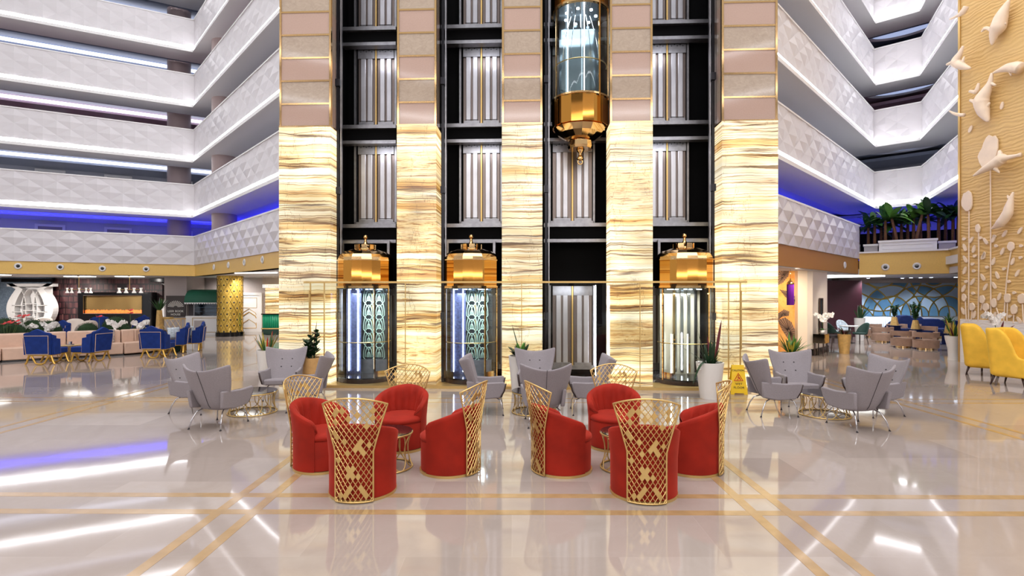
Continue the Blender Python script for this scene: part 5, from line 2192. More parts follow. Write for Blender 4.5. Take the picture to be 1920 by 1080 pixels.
stud.build('stud_pattern', mat('black_stud', (30, 28, 34), .3), gpil, smooth=True)

# ---- white double door
dr = thing('double_door', 'white panelled door with gold pointed chevrons, beside the gold pillar', 'door', (P(462, 0, 28.9).x, 29.25, 0), 0, None, 'thing')
dw_ = .58
MB().box(-dw_, dw_, -.06, 0, 0, 2.0).build('door_panel', MT['white'], dr)
MB().box(dw_, dw_ + .14, -.12, 0, 0, 2.14).box(-dw_ - .14, -dw_, -.12, 0, 0, 2.14).box(-dw_, dw_, -.12, 0, 2.0, 2.14).build('door_frame', MT['white'], dr)
cv = MB()
for zz, w_ in ((1.20, .02), (1.02, .035), (.62, .02)):
    cv.tube([(-.4, -.075, zz - .28), (-.34, -.075, zz - .16), (0, -.075, zz + .06), (.34, -.075, zz - .16), (.4, -.075, zz - .28)], w_ * .7, 4)
cv.tube([(-.42, -.07, 1.3), (.42, -.07, 1.3), (.42, -.07, 1.85), (-.42, -.07, 1.85)], .012, 4, closed=True).tube([(-.4, -.07, .2), (.4, -.07, .2)], .012, 4)
cv.tube([(-.4, -.07, .2), (-.4, -.07, .5)], .012, 4).tube([(.4, -.07, .2), (.4, -.07, .5)], .012, 4)
cv.build('gold_chevron', MT['gold_paint'], dr)
MB().tube([(-.48, -.09, 1.0), (-.48, -.09, 1.12)], .02, 6).build('door_handle', MT['gold_satin'], dr)

# ---- bar at the back beside the first column
br = thing('bar_counter', 'bar counter with green fluted front and gold foot rail, seen past the first onyx column', 'bar counter', (P(508, 0, 27.0).x, 27.0, 0), 0)
bz = P(0, 588, 27.0).z
MB().box(-.40, 1.2, 0, .6, 0, bz - .05).build('counter_body', MT['green_dark'], br)
MT['green_tile'] = mat('green_glass_fluting', (14, 120, 86), .15, emit=(20, 140, 100), es=.25)
g = MB()
x = -.38
while x < 1.2:
    g.lathe([(.045, .35), (.045, bz - .06)], 8, (x, 0, 0))
    x += .095
g.build('fluted_front', MT['green_tile'], br, smooth=True)
MB().box(-.44, 1.24, -.12, .6, bz - .05, bz).build('worktop', MT['black_gloss'], br)
MB().tube([(-.42, -.16, .32), (1.2, -.16, .32)], .03, 8).build('foot_rail', MT['gold_satin'], br)
bs = thing('bar_shelf', 'glowing onyx back shelf of the bar with dark shelf lines', 'shelf', (P(508, 0, 28.5).x, 28.5, 0), 0)
MB().box(-.30, 1.0, 0, .1, 0, P(0, 533, 28.5).z).build('onyx_panel', m_onyx('bar_onyx', 55.0, 1.1), bs)
sh = MB()
for y_ in (545, 556, 567, 578):
    z = P(0, y_, 28.5).z
    sh.box(-.30, 1.0, -.12, 0, z, z + .025)
sh.build('shelf_board', MT['chrome'], bs)
ch = thing('crystal_chandelier', 'row of thin gold rods with crystal ends hanging over the bar', 'chandelier', (P(508, 0, 26.2).x, 26.2, 0), 0)
g1, g2 = MB(), MB()
for k in range(16):
    x = -.38 + k * .075
    z = P(0, 533, 26.2).z
    g1.tube([(x, 0, z), (x, 0, 2.94)], .008, 4)
    g2.lathe([(1e-4, -.0), (.026, .04), (.026, .16), (.01, .2)], 6, (x, 0, z - .2))
g1.build('rod', MT['gold_satin'], ch)
g2.build('crystal', MT['shade'], ch)
o = MB().prism([(P(440, 0, 22).x, 22.0), (P(520, 0, 21.5).x, 21.5), (P(520, 0, 22.2).x, 22.2), (P(440, 0, 22.5).x, 22.5)], 2.93, 2.955).build('ceiling_panel_light', MT['led_panel'])
tag(o, 'slanting white light panel in the ceiling above the gold pillar', 'ceiling light', 'flat ceiling light panels of the left lounge')

# ---- spotlights in the yellow band
def spot(label, p, nrm):
    t = thing('wall_spotlight', label, 'spotlight', p, math.atan2(nrm.y, nrm.x) + PI / 2, 'round white spotlights in the yellow fascia')
    m = Matrix.Rotation(PI / 2, 4, 'X')
    MB().lathe([(.13, 0), (.14, .02), (.10, .05), (.075, .02)], 24).xf(m).build('rim', MT['white'], t, smooth=True)
    MB().lathe([(.070, .022), (1e-4, .026)], 16).xf(m).build('lens', MT['black_gloss'], t)
    return t


def on_path(path, x, d):
    """point of a path (offset d) under photo column x"""
    a = (x - 960) / F
    pp = offset_path(path, d)
    for i in range(len(pp) - 1):
        p, q = Vector(pp[i]), Vector(pp[i + 1])
        e = q - p
        den = e.x - a * e.y
        if abs(den) < 1e-9:
            continue
        t = (a * p.y - p.x) / den
        if 0 <= t <= 1:
            nn = Vector((e.y, -e.x)).normalized()
            return p + e * t, nn
    return None, None


wl = ['first', 'second', 'third', 'fourth', 'fifth', 'sixth', 'seventh', 'eighth']
for i, (x, y) in enumerate([(34, 499), (113, 501), (192, 503.5), (274, 504.5), (402, 501), (429, 497), (459, 492), (493, 487)]):
    p, nn = on_path(LP, x, .03)
    if p is None:
        continue
    spot('white round spotlight on the yellow fascia over the left lounge, %s from the left' % wl[i], (p.x, p.y, P(x, y, p.y).z), nn)
for i, (x, y) in enumerate([(1583, 497)]):
    p, nn = on_path([RP[0], PE], x, .03)
    if p is not None:
        spot('white round spotlight on the brown fascia above the beige pier', (p.x, p.y, P(x, y, p.y).z), nn)
for i, (x, y) in enumerate([(1660, 501), (1719, 499)]):
    p, nn = on_path(TER, x, .0)
    if p is not None:
        spot('white round spotlight on the yellow fascia below the banana planter, %s' % ('nearer the brown fascia' if i == 0 else 'nearer the whale wall'), (p.x, p.y, P(x, y, p.y).z), nn)
# ================================================================ RIGHT SIDE
# ---- banana planters on the terrace
ta, tb_ = Vector(TER[0]), Vector(TER[1])
td = (tb_ - ta).normalized()
tn = Vector((-td.y, td.x))
trz = math.atan2(td.y, td.x)


def on_ter(x, d):
    a = (x - 960) / F
    p = ta + tn * d
    den = td.x - a * td.y
    t = (a * p.y - p.x) / den
    return p + td * t


def planter_box(x0, x1, d, h, label, panel):
    p0, p1 = on_ter(x0, d), on_ter(x1, d)
    L = (p1 - p0).length
    t = thing('planter_box', label, 'planter', (p0.x, p0.y, 3.80), trz, 'white planter boxes of the terrace')
    m = MB().box(0, L, 0, .9, 0, h - .08)
    m.build('box', MT['white'] if panel else mat('grey_lacquer', (170, 164, 168), .4) if 'grey_lacquer' not in bpy.data.materials else bpy.data.materials['grey_lacquer'], t)
    MB().box(-.03, L + .03, -.04, .94, h - .08, h).build('rim', MT['white'], t)
    if panel:
        f = MB()
        f.box(.12, L - .12, -.02, 0, .08, .12).box(.12, L - .12, -.02, 0, h - .2, h - .16).box(.12, .16, -.02, 0, .08, h - .16).box(L - .16, L - .12, -.02, 0, .08, h - .16)
        f.build('panel_moulding', MT['white'], t)
    MB().box(.05, L - .05, .05, .85, h - .0, h + .02).build('soil', MT['soil'], t)
    return t


planter_box(1648, 1757, .15, .44, 'long white panelled planter box holding banana plants, in the middle of the terrace edge', True)
planter_box(1620, 1646, .45, .34, 'plain grey planter box at the dark end of the terrace', False)
planter_box(1760, 1792, .45, .34, 'plain grey planter box between the long planter and the whale wall', False)
struct(MB().prism([PE + Vector((0, .0)) if isinstance(PE, Vector) else (PE[0], PE[1]), (PE[0] + .12, PE[1] + .1), (PE[0] - .3, PE[1] + 1.6), (PE[0] - .42, PE[1] + 1.5)], 3.5, 4.85).build('wall_right', MT['black_gloss']))
bk0, bk1 = on_ter(1600, 2.6), on_ter(1830, 2.6)
struct(MB().prism([bk0, bk1, bk1 + tn * .1, bk0 + tn * .1], 3.72, 4.78).build('wall_right', MT['black']))


def make_banana(label, seed, loc, h, lean=(0, 0), group='banana plants in the terrace planters', big=1.0, pale=False):
    rnd = random.Random(seed)
    t = thing('banana_plant', label, 'plant', loc, 0, group)
    top = Vector((lean[0], lean[1], h))
    MB().tube([(0, 0, 0), (lean[0] * .4, lean[1] * .4, h * .5), top], [.07, .06, .045], 8).build('trunk', MT['bark'], t, smooth=True)
    lf = MB()
    n = 12
    for k in range(n):
        az = 2 * PI * k / n + rnd.uniform(-.3, .3)
        ln = rnd.uniform(.95, 1.5) * big
        rise = R(rnd.uniform(5, 80))
        leaf(lf, top - Vector((0, 0, .05)), az, ln, rnd.uniform(.12, .19) * big, rise, rnd.uniform(.25, .6), 8, .25)
    lf.build('foliage', MT['leaf_light'] if pale else (MT['leaf'] if seed % 3 else MT['leaf_dark']), t, smooth=True)
    return t


bn = [(1628, 1.0, .95, 0), (1640, .7, 1.0, 0), (1652, 1.2, .95, 0), (1660, .55, 1.15, 0), (1676, 1.3, 1.0, 0), (1684, .5, 1.25, .35), (1690, 1.2, 1.05, 0), (1702, 1.4, 1.1, 0),
      (1713, .9, 1.2, 0), (1716, .45, 1.3, -.35), (1726, 1.3, 1.15, 0), (1742, .55, 1.3, .05), (1760, .9, 1.2, 0), (1773, 1.3, 1.15, 0), (1787, .9, 1.2, 0), (1797, .7, 1.2, 0)]
bnl = ['at the dark end of the terrace, outermost', 'second from the dark end of the terrace', 'behind the left end of the long planter', 'upright and pale trunked at the left end of the long planter',
       'thin trunked behind the left half of the planter', 'leaning outward at the left third of the planter', 'straight behind the leaning trunk', 'in the back row near the middle', 'dense one in the middle of the long planter',
       'leaning trunk right of the middle with bright leaves', 'in the back row behind the bright leaved one', 'sturdy pale trunk near the right end of the long planter', 'just past the right end of the long planter',
       'in the back row near the grey planter', 'over the plain grey planter near the whale wall', 'touching the edge of the whale wall']
for i, (x, d, h, ln) in enumerate(bn):
    p = on_ter(x, d)
    make_banana('banana plant %s' % bnl[i], 40 + i, (p.x, p.y, 3.86 if d < 1.05 else 3.74), h + .1 + (.12 if d >= 1.05 else 0), (-ln * .8 * td.x, ln * .2), big=.8, pale=i in (5, 9, 8))

# ---- whale wall reliefs: coordinates on the wall from photo pixels
wrz = math.atan2(WD.y, WD.x)


def WP(px, py, d=0.0):
    a = (px - 960) / F
    o = WA + WN * d
    s = (a * o.y - o.x) / (WD.x - a * WD.y)
    q = o + WD * s
    return Vector((q.x, q.y, HC + (HZ - py) / F * q.y))


MT['plaster'] = mat('ivory_plaster', (236, 214, 190), .5, noise=(5, .06))


def wtube(mb, pts, rr, d=.12, n=12, flat=.7):
    P_ = [WP(x, y, d) for x, y in pts]
    # densify with smooth interpolation
    out, ro = [], []
    m = len(P_)
    for i in range(m - 1):
        p0, p1, p2, p3 = P_[max(0, i - 1)], P_[i], P_[i + 1], P_[min(m - 1, i + 2)]
        for k in range(5):
            t = k / 5
            out.append(.5 * ((2 * p1) + (-p0 + p2) * t + (2 * p0 - 5 * p1 + 4 * p2 - p3) * t * t + (-p0 + 3 * p1 - 3 * p2 + p3) * t ** 3))
            ro.append((rr[i] * (1 - t) + rr[i + 1] * t) / 66.0)
    out.append(P_[-1])
    ro.append(rr[-1] / 66.0)
    s = len(mb.v)
    mb.tube(out, ro, n)
    return mb


def wpoly(mb, pts, d=.02, th=.05):
    P_ = [WP(x, y, d) for x, y in pts]
    mb.extrude(P_, WN.to_3d() * th)
    return mb


def whale(label, body, radii, fins, d=.2, nm='whale_relief'):
    t = thing(nm, label, 'wall sculpture', (0, 0, 0), 0, 'ivory whale sculptures on the gold wall')
    wtube(MB(), body, radii, d).build('body', MT['plaster'], t, smooth=True)
    for f in fins:
        wtube(MB(), f[0], f[1], d + (f[2] if len(f) > 2 else 0)).build('fin', MT['plaster'], t, smooth=True)
    return t


whale('ivory whale diving head down near the top, with a curled tail tip', [(1892, 0), (1886, 12), (1877, 32), (1871, 52), (1864, 66), (1860, 84)], [2, 6, 11, 13, 8, 1.5],
      [([(1862, 58), (1852, 53), (1846, 54), (1840, 60)], [4, 3, 3.5, 1]), ([(1880, 38), (1886, 46)], [4, 1])])
whale('ivory sperm whale with a blunt square head, lying level', [(1914, 128), (1904, 126), (1890, 127), (1874, 132), (1862, 137)], [10, 10, 8, 4, 1.5], [([(1893, 132), (1896, 142)], [3, 1])])
whale('ivory whale hanging with its tail up and fins spread, below the sperm whale', [(1860, 137), (1856, 156), (1848, 172), (1840, 190), (1844, 210), (1853, 228)], [2, 5, 9, 13, 10, 2],
      [([(1856, 156), (1867, 160)], [4, 1.5]), ([(1832, 192), (1819, 188)], [5, 2.5]), ([(1850, 200), (1856, 192)], [4, 1.5])])
whale('small ivory tail fluke poking from the gold wall', [(1835, 156), (1832, 168), (1828, 175)], [2, 4, 3], [([(1830, 173), (1818, 171)], [4, 2.5])])
whale('ivory tail end jutting past the wall edge near the top', [(1781, 36), (1795, 30), (1806, 22), (1812, 12)], [1.5, 3, 6, 5], [], .35)
whale('ivory whale jutting past the wall edge, broad with a pointed fin', [(1806, 86), (1800, 100), (1792, 116), (1804, 124), (1820, 128)], [2, 5, 9, 7, 1.5], [([(1790, 116), (1775, 121)], [5, 2]), ([(1804, 118), (1808, 106)], [4, 1])], .35)
whale('slim ivory fluke at the wall edge beside the third balcony', [(1780, 208), (1792, 214), (1808, 216)], [1.2, 3, 3.5], [], .35)
whale('ivory whale lying across the large leaf relief with outstretched tail', [(1825, 330), (1845, 318), (1864, 308), (1878, 298), (1888, 296), (1906, 292), (1914, 290)], [1.5, 6, 9, 10, 5, 3, 4], [([(1866, 316), (1874, 324)], [4, 1]), ([(1876, 294), (1874, 282)], [6, 2])], .28)
whale('ivory whale curving downwards to the stems, belly lit gold', [(1900, 360), (1896, 372), (1892, 388), (1888, 402), (1876, 418), (1860, 429)], [1.5, 4, 7, 8.5, 8, 1.5], [([(1892, 372), (1889, 366)], [3, 1])], .2)

# large leaf, blooms and stems
lf = thing('leaf_relief', 'large ivory veined leaf on a tall stem behind the whale', 'wall sculpture', group='ivory plant reliefs')
wpoly(MB(), [(1856, 253), (1863, 256), (1868, 254), (1873, 262), (1873, 278), (1870, 292), (1866, 301), (1856, 308), (1844, 315), (1838, 305), (1835, 294), (1838, 286), (1843, 278), (1846, 268), (1851, 258)], .03, .05).build('leaf_blade', MT['plaster'], lf, bevel=.015)
wtube(MB(), [(1857, 312), (1857.5, 400), (1857.5, 500), (1858, 604)], [1.1, 1.1, 1.1, 1.3], .03, 6).build('stem', MT['plaster'], lf)


def bloom(i, cx, cy, rx, ry, stem, label):
    t = thing('flower_relief', label, 'wall sculpture', group='ivory flower reliefs with stems')
    rnd = random.Random(100 + i)
    pts = []
    for k in range(14):
        a = 2 * PI * k / 14
        e = rnd.uniform(.86, 1.08)
        pts.append((cx + rx * e * math.cos(a), cy + ry * e * math.sin(a)))
    wpoly(MB(), pts, .02, .05).build('flower_head', MT['plaster'], t, bevel=.012)
    wtube(MB(), stem, [1.1] * len(stem), .03, 6).build('stem', MT['plaster'], t)


bls = [
    (1815, 377, 11, 19, [(1817, 396), (1816.5, 500), (1816, 602)], 'large ivory bloom at the wall edge, highest on its tall stem'),
    (1835, 428, 5, 8, [(1835, 436), (1835, 520), (1834, 602)], 'small ivory bloom on a straight stem between the edge bloom and the tall leaf'),
    (1897, 462, 7, 9, [(1896, 470), (1888, 520), (1882, 602)], 'ivory bloom high up with a stem slanting down'),
    (1809, 558, 4.5, 7.5, [(1810, 565), (1812, 602)], 'short ivory bloom nearest the wall edge'),
    (1824, 575, 5, 8, [(1823, 582), (1821, 600)], 'short ivory bloom second from the wall edge'),
    (1843, 561, 5.5, 8, [(1842, 569), (1839, 582)], 'ivory bloom above the white orchid'),
    (1850, 576, 6, 8, [(1852, 584), (1855, 602)], 'ivory bloom touching the orchid top'),
    (1865, 568, 5.5, 9, [(1868, 577), (1877, 604)], 'ivory bloom on a stem bending outward'),
    (1890, 559, 6.5, 9.5, [(1889, 568), (1888, 604)], 'ivory bloom above the space between the yellow chairs'),
    (1903, 580, 6.5, 10, [(1901, 590), (1900, 606)], 'low ivory bloom above the nearer yellow chair'),
    (1917, 560, 8, 10, [(1917, 570), (1919, 606)], 'ivory bloom cut by the picture edge'),
]
for i, (cx, cy, rx, ry, st, lb) in enumerate(bls):
    bloom(i, cx, cy, rx, ry, st, lb)
rnd = random.Random(12)
leaves_ = [(1809, 448, 0), (1822, 450, 1), (1840, 446, 0), (1849, 452, 2), (1864, 448, 1), (1885, 438, 1), (1869, 461, 0), (1810, 464, 2), (1827, 467, 1), (1846, 479, 1), (1881, 471, 1), (1916, 461, 0), (1914, 432, 1),
           (1829, 480, 0), (1811, 486, 2), (1810, 507, 1), (1825, 495, 0), (1827, 508, 0), (1845, 480, 1), (1864, 490, 1), (1852, 501, 0), (1844, 520, 2), (1871, 516, 2), (1825, 528, 1), (1849, 538, 1), (1865, 535, 2), (1813, 528, 0),
           (1808, 541, 1), (1826, 550, 0), (1875, 556, 1), (1893, 528, 0), (1909, 512, 1), (1900, 490, 1), (1884, 504, 0), (1903, 549, 0), (1895, 593, 0), (1807, 583, 2), (1828, 590, 1), (1866, 592, 1), (1912, 600, 2), (1915, 483, 0), (1866, 443, 0),
           (1880, 198, 1), (1821, 242, 1)]
def place_words(x, y):
    row = 'just under the whales' if y < 460 else 'high in the leaf field' if y < 500 else 'midway in the leaf field' if y < 545 else 'low near the white dado'
    colp = 'close to the wall edge' if x < 1830 else 'beside the tall stem' if x < 1870 else 'toward the picture edge'
    if y < 300:
        row, colp = 'alone on the upper gold wall', 'between the whales' if y > 220 else 'below the sperm whale'
    return row, colp


same_ = {}
for x, y, k in leaves_:
    same_.setdefault((place_words(x, y), k), []).append((y, x))
for i, (x, y, k) in enumerate(leaves_):
    ang = {0: rnd.uniform(-.4, .4), 1: rnd.uniform(1.0, 1.4), 2: rnd.uniform(1.9, 2.3)}[k]
    L, W = (3.4, 2.8) if k == 0 else (7.5, 2.7)
    pts = []
    for q in range(10):
        a = 2 * PI * q / 10
        ex, ey = L * math.cos(a), W * math.sin(a) * (1 - .25 * math.cos(a))
        pts.append((x + ex * math.cos(ang) - ey * math.sin(ang), y - ex * math.sin(ang) - ey * math.cos(ang)))
    o = wpoly(MB(), pts, .01, .04).build('leaflet_relief', MT['plaster'], None)
    row = 'just under the whales' if y < 460 else 'high in the leaf field' if y < 500 else 'midway in the leaf field' if y < 545 else 'low near the white dado'
    colp = 'close to the wall edge' if x < 1830 else 'beside the tall stem' if x < 1870 else 'toward the picture edge'
    if y < 300:
        row, colp = 'alone on the upper gold wall', 'between the whales' if y > 220 else 'below the sperm whale'
    row, colp = place_words(x, y)
    ls_ = sorted(same_[((row, colp), k)])
    wd = '' if len(ls_) == 1 else (['upper ', 'lower '] if len(ls_) == 2 else ['uppermost ', 'middle ', 'lowest ', 'bottom '])[ls_.index((y, x))]
    tag(o, wd + '%s ivory leaflet %s, %s' % (['round', 'slanting', 'leaning'][k], row, colp), 'wall sculpture', 'ivory leaflets %s %s %s' % (row, colp, ['round', 'slanting', 'leaning'][k]))

# ---- floor sign
fs = thing('wet_floor_sign', 'yellow folding caution wet floor sign standing before the last onyx column', 'floor sign', gp(1383, 738), R(-8))
MT['sign_yellow'] = mat('sign_yellow_plastic', (240, 196, 20), .4)
MT['sign_red'] = mat('sign_red', (196, 40, 24), .5)
MT['sign_black'] = mat('sign_black', (40, 34, 28), .5)
zt2 = .60
for s in (-1, 1):
    def lean_pt(x, z, off=0.0):
        return Vector((x, s * (-.13 + .11 * z / zt2) - s * off * -1 * 0 + (-off if s == 1 else off), z))
    poly = [(-.17, 0), (-.10, 0), (-.09, .03), (.09, .03), (.10, 0), (.17, 0), (.12, zt2), (-.12, zt2)]
    MB().extrude([lean_pt(x, z) for x, z in poly], (0, .012, 0)).build('sign_panel', MT['sign_yellow'], fs, bevel=.004)
tl = math.atan2(.11, zt2)
def front(x, z):
    return (x, -.13 + .11 * z / zt2 - .004, z)
text('lettering', 'CAUTION', .055, front(0, .475), fs, MT['sign_black'], (PI / 2 - tl, 0, 0))
text('lettering', 'WET', .06, front(0, .20), fs, MT['sign_black'], (PI / 2 - tl, 0, 0), space=1.15)
text('lettering', 'FLOOR', .06, front(0, .125), fs, MT['sign_black'], (PI / 2 - tl, 0, 0), space=1.15)
tri = MB()
A3 = [(-.085, .285), (.085, .285), (0, .435)]
tri.tube([Vector(front(x, z)) for x, z in A3], .011, 4, closed=True)
tri.tube([Vector(front(-.03, .30)), Vector(front(.01, .34)), Vector(front(.0, .37))], .008, 4)
tri.tube([Vector(front(.045, .30)), Vector(front(.01, .34))], .008, 4)
tri.tube([Vector(front(-.03, .355)), Vector(front(.03, .345))], .006, 4)
tri.ball(front(0, .39), .011, 8)
tri.build('warning_symbol', MT['sign_red'], fs)

# ---- floor plants near the lifts
def tapered_pot(t, r0, r1, h, m, sq=False):
    MB().lathe([(r0, 0), (r1, h), (r1 - .025, h), (r1 - .03, h - .05)], 32).build('pot', m, t, smooth=True, angle=35)
    MB().lathe([(r1 - .03, h - .04), (1e-4, h - .03)], 20).build('soil', MT['soil'], t)


pz = FY(FU(584), 0) - .55
t = thing('potted_plant', 'tan tapered pot with a dense upright dark green plant beside the first lift', 'potted plant', (P(584, 0, pz).x, pz, 0))
hp = .74
tapered_pot(t, .15, .24, hp, MT['pot_tan'])
lf = MB()
rnd = random.Random(4)
for s in range(3):
    az = 2 * PI * s / 3
    b0 = Vector((math.cos(az) * .05, math.sin(az) * .05, hp - .04))
    tip = Vector((math.cos(az) * .07, math.sin(az) * .07, .58 - .1 * s))
    lf.tube([b0, b0 + tip], .014, 5)
    for k in range(24):
        u = .08 + .92 * k / 23
        leaf(lf, b0 + tip * u, az + 2.4 * k, .20 * (1.1 - .45 * u), .045, R(38), .12, 5)
lf.build('foliage', MT['leaf_dark'], t)
sk = MB()
leaf(sk, (.03, 0, hp + .1), -.3, .75, .018, R(82), .05)
sk.build('red_blade', MT['leaf_red'], t)

t = thing('potted_plant', 'white tapered pot with long blades and burgundy leaves before the clear walled lift', 'potted plant', (P(1331, 0, 10.7).x, 10.7, 0))
hp = .72
tapered_pot(t, .19, .27, hp, MT['pot_white'])
lf, lr, lw = MB(), MB(), MB()
rnd = random.Random(9)
for k in range(15):
    az = rnd.uniform(0, 2 * PI)
    leaf(lf, (math.cos(az) * .08, math.sin(az) * .08, hp - .04), az, rnd.uniform(.4, .75), .028, R(rnd.uniform(62, 88)), .1)
leaf(lf, (-.1, 0, hp - .02), PI, .95, .026, R(38), .1, 8)
leaf(lf, (-.05, -.1, hp - .02), PI + .5, .6, .03, R(40), 1.3, 10)
for k in range(26):
    az = rnd.uniform(0, 2 * PI)
    leaf(lf, (math.cos(az) * .12, math.sin(az) * .12, hp - .04), az, rnd.uniform(.2, .4), .014, R(rnd.uniform(30, 80)), .3)
leaf(lr, (.1, 0, hp), .6, .92, .035, R(76), .05)
leaf(lr, (.02, 0, hp), 2.0, .55, .03, R(80), .05)
for k in range(14):
    leaf(lw, (-.22, -.08, hp + .02 - .012 * k), rnd.uniform(0, 6.28), .09, .025, R(30), .5, 4)
lf.build('foliage', MT['leaf_dark'], t)
lr.build('burgundy_blade', MT['leaf_red'], t)
lw.build('white_bloom', MT['petal'], t)

t = thing('potted_plant', 'white tapered pot with a round leafed plant behind the grey chairs in the centre', 'potted plant', (P(976, 0, 11.15).x, 11.15, 0))
tapered_pot(t, .18, .25, .80, MT['pot_white'])
lf = MB()
rnd = random.Random(11)
for k in range(26):
    az = rnd.uniform(0, 2 * PI)
    leaf(lf, (math.cos(az) * .05, math.sin(az) * .05, .76), az, rnd.uniform(.25, .45), .06, R(rnd.uniform(25, 85)), .25, 6)
leaf(lf, (0, 0, .8), 2.6, .7, .02, R(72), .0)
lf.build('foliage', MT['leaf_dark'], t)
ll = MB()
for k in range(6):
    leaf(ll, (0, 0, .78), k * 1.05, .36, .045, R(65), .1)
ll.build('pale_leaf', MT['leaf_light'], t)

t = thing('potted_plant', 'white pot with thin red, yellow and green leaves behind a grey wing chair', 'potted plant', (P(500, 0, 13.6).x, 13.6, 0))
tapered_pot(t, .17, .24, .66, MT['pot_white'])
for m_, n_, sd in (('leaf', 16, 1), ('leaf_gold', 12, 2), ('petal_red', 5, 3)):
    lf = MB()
    rnd = random.Random(sd)
    for k in range(n_):
        az = rnd.uniform(0, 2 * PI)
        leaf(lf, (math.cos(az) * .1, math.sin(az) * .1, .62), az, rnd.uniform(.3, .62), .018, R(rnd.uniform(60, 88)), .15)
    lf.build('foliage', MT[m_], t)

t = thing('potted_plant', 'spiky grass like plant with bright green and orange tips below the orange mural', 'potted plant', (P(1484, 0, 12.6).x, 12.6, 0))
tapered_pot(t, .17, .24, .70, MT['pot_white'])
for m_, n_, sd in (('leaf_light', 26, 1), ('leaf', 26, 2), ('leaf_gold', 10, 3)):
    lf = MB()
    rnd = random.Random(sd)
    for k in range(n_):
        az = rnd.uniform(0, 2 * PI)
        leaf(lf, (math.cos(az) * .06, math.sin(az) * .06, .66), az, rnd.uniform(.35, .62), .02, R(rnd.uniform(35, 85)), rnd.uniform(.1, .4))
    lf.build('foliage', MT[m_], t)

# ---- mural: dark outlined leaves painted on the wall, and the violet lantern
mt = (MUR_B - MUR_A).normalized()
mn = Vector((mt.y, -mt.x))


def MP(px, py, d=.006):
    a = (px - 960) / F
    o = MUR_A + mn * d
    s = (a * o.y - o.x) / (mt.x - a * mt.y)
    q = o + mt * s
    return Vector((q.x, q.y, HC + (HZ - py) / F * q.y))


def fn_feather():
    m, nt, b, out = new_mat('taupe_leaf_paint')
    b.inputs['Base Color'].default_value = lin((150, 116, 92))
    b.inputs['Roughness'].default_value = .6
    return m


MT['paint_leaf'] = fn_feather()
MT['paint_line'] = mat('dark_line_paint', (64, 46, 40), .6)
for i, (pts, lb) in enumerate([
    ([(1456, 512), (1470, 504), (1480, 506), (1478, 518), (1468, 530), (1456, 536)], 'painted grey brown leaf at the top of the orange mural'),
    ([(1462, 543), (1478, 546), (1496, 560), (1508, 574), (1507, 580), (1490, 570), (1472, 556)], 'painted grey leaf behind the violet lantern'),
    ([(1458, 588), (1470, 580), (1480, 584), (1479, 592), (1466, 594), (1458, 600)], 'small painted dark leaf under the lantern'),
    ([(1458, 600), (1472, 595), (1484, 604), (1492, 622), (1496, 640), (1490, 648), (1478, 636), (1466, 618)], 'large painted dark leaf above the spiky plant'),
]):
    t = thing('mural_leaf', lb, 'wall painting', group='dark leaves of the orange mural')
    MB().extrude([MP(x, y, .004) for x, y in pts], (mn * .004).to_3d()).build('leaf_shape', MT['paint_leaf'], t)
    cx, cy = sum(p[0] for p in pts) / len(pts), sum(p[1] for p in pts) / len(pts)
    lnm = MB()
    for j in range(len(pts)):
        a, b2 = pts[j], pts[(j + 1) % len(pts)]
        for u in (0, .33, .66):
            x, y = a[0] + (b2[0] - a[0]) * u, a[1] + (b2[1] - a[1]) * u
            lnm.tube([MP(cx + (x - cx) * .1, cy + (y - cy) * .1, .01), MP(x, y, .01)], .008, 4)
    lnm.build('vein', MT['paint_line'], t)
Yl = 16.9
lt = thing('wall_lantern', 'violet cylindrical glass lantern with a gold dome cap hanging before the orange mural', 'lantern', (P(1482, 0, Yl).x, Yl, 0))
z0, z1 = P(0, 572, Yl).z, P(0, 532, Yl).z
MT['violet_glass'] = mat('violet_crystal', (66, 14, 96), .15, emit=(110, 24, 160), es=.08)
g = MB()
for k in range(14):
    a = 2 * PI * k / 14
    g.lathe([(.022, z0), (.022, z1 - .02)], 6, (math.cos(a) * .085, math.sin(a) * .085, 0))
g.build('crystal_rods', MT['violet_glass'], lt)
MB().lathe([(.11, z1 - .02), (.10, z1 + .03), (.05, z1 + .09), (.02, z1 + .11), (.02, z1 + .16)], 20).tube([(0, 0, z1 + .15), (0, 0, 2.88)], .006, 4).build('cap', MT['gold'], lt, smooth=True)

# ---- mirror and mirrored cabinet at the pier
def PP(px, py, d=0.0):
    """point on the pier face"""
    A, B = Vector((10.15, 18.0)), Vector((11.35, 19.2))
    t_ = (B - A).normalized()
    n_ = Vector((t_.y, -t_.x))
    a = (px - 960) / F
    o = A + n_ * d
    s = (a * o.y - o.x) / (t_.x - a * t_.y)
    q = o + t_ * s
    return Vector((q.x, q.y, HC + (HZ - py) / F * q.y)), t_, n_


c, t_, n_ = PP(1538.5, 590, .03)
mr = thing('wall_mirror', 'tall narrow mirror in a dark and rose frame on the beige pier', 'mirror', (c.x, c.y, 0), math.atan2(t_.y, t_.x))
za, zb = P(0, 620, c.y).z, P(0, 561, c.y).z
MB().box(-.14, .14, -.02, .0, za, zb).build('mirror_glass', mat('dim_mirror', (96, 108, 116), .08, .9), mr)
MB().box(-.18, -.14, -.04, .0, za - .04, zb + .04).box(.14, .18, -.04, .0, za - .04, zb + .04).box(-.18, .18, -.04, .0, zb, zb + .04).box(-.18, .18, -.04, 0, za - .04, za).build('mirror_frame', MT['wood_dark'], mr)
c, t_, n_ = PP(1541, 640, .24)
cb = thing('mirrored_side_cabinet', 'small mirrored cabinet on dark tapered legs reflecting the golden light, against the beige pier', 'cabinet', (c.x, c.y, 0), math.atan2(t_.y, t_.x))
za, zb = P(0, 643, c.y).z, P(0, 626, c.y).z
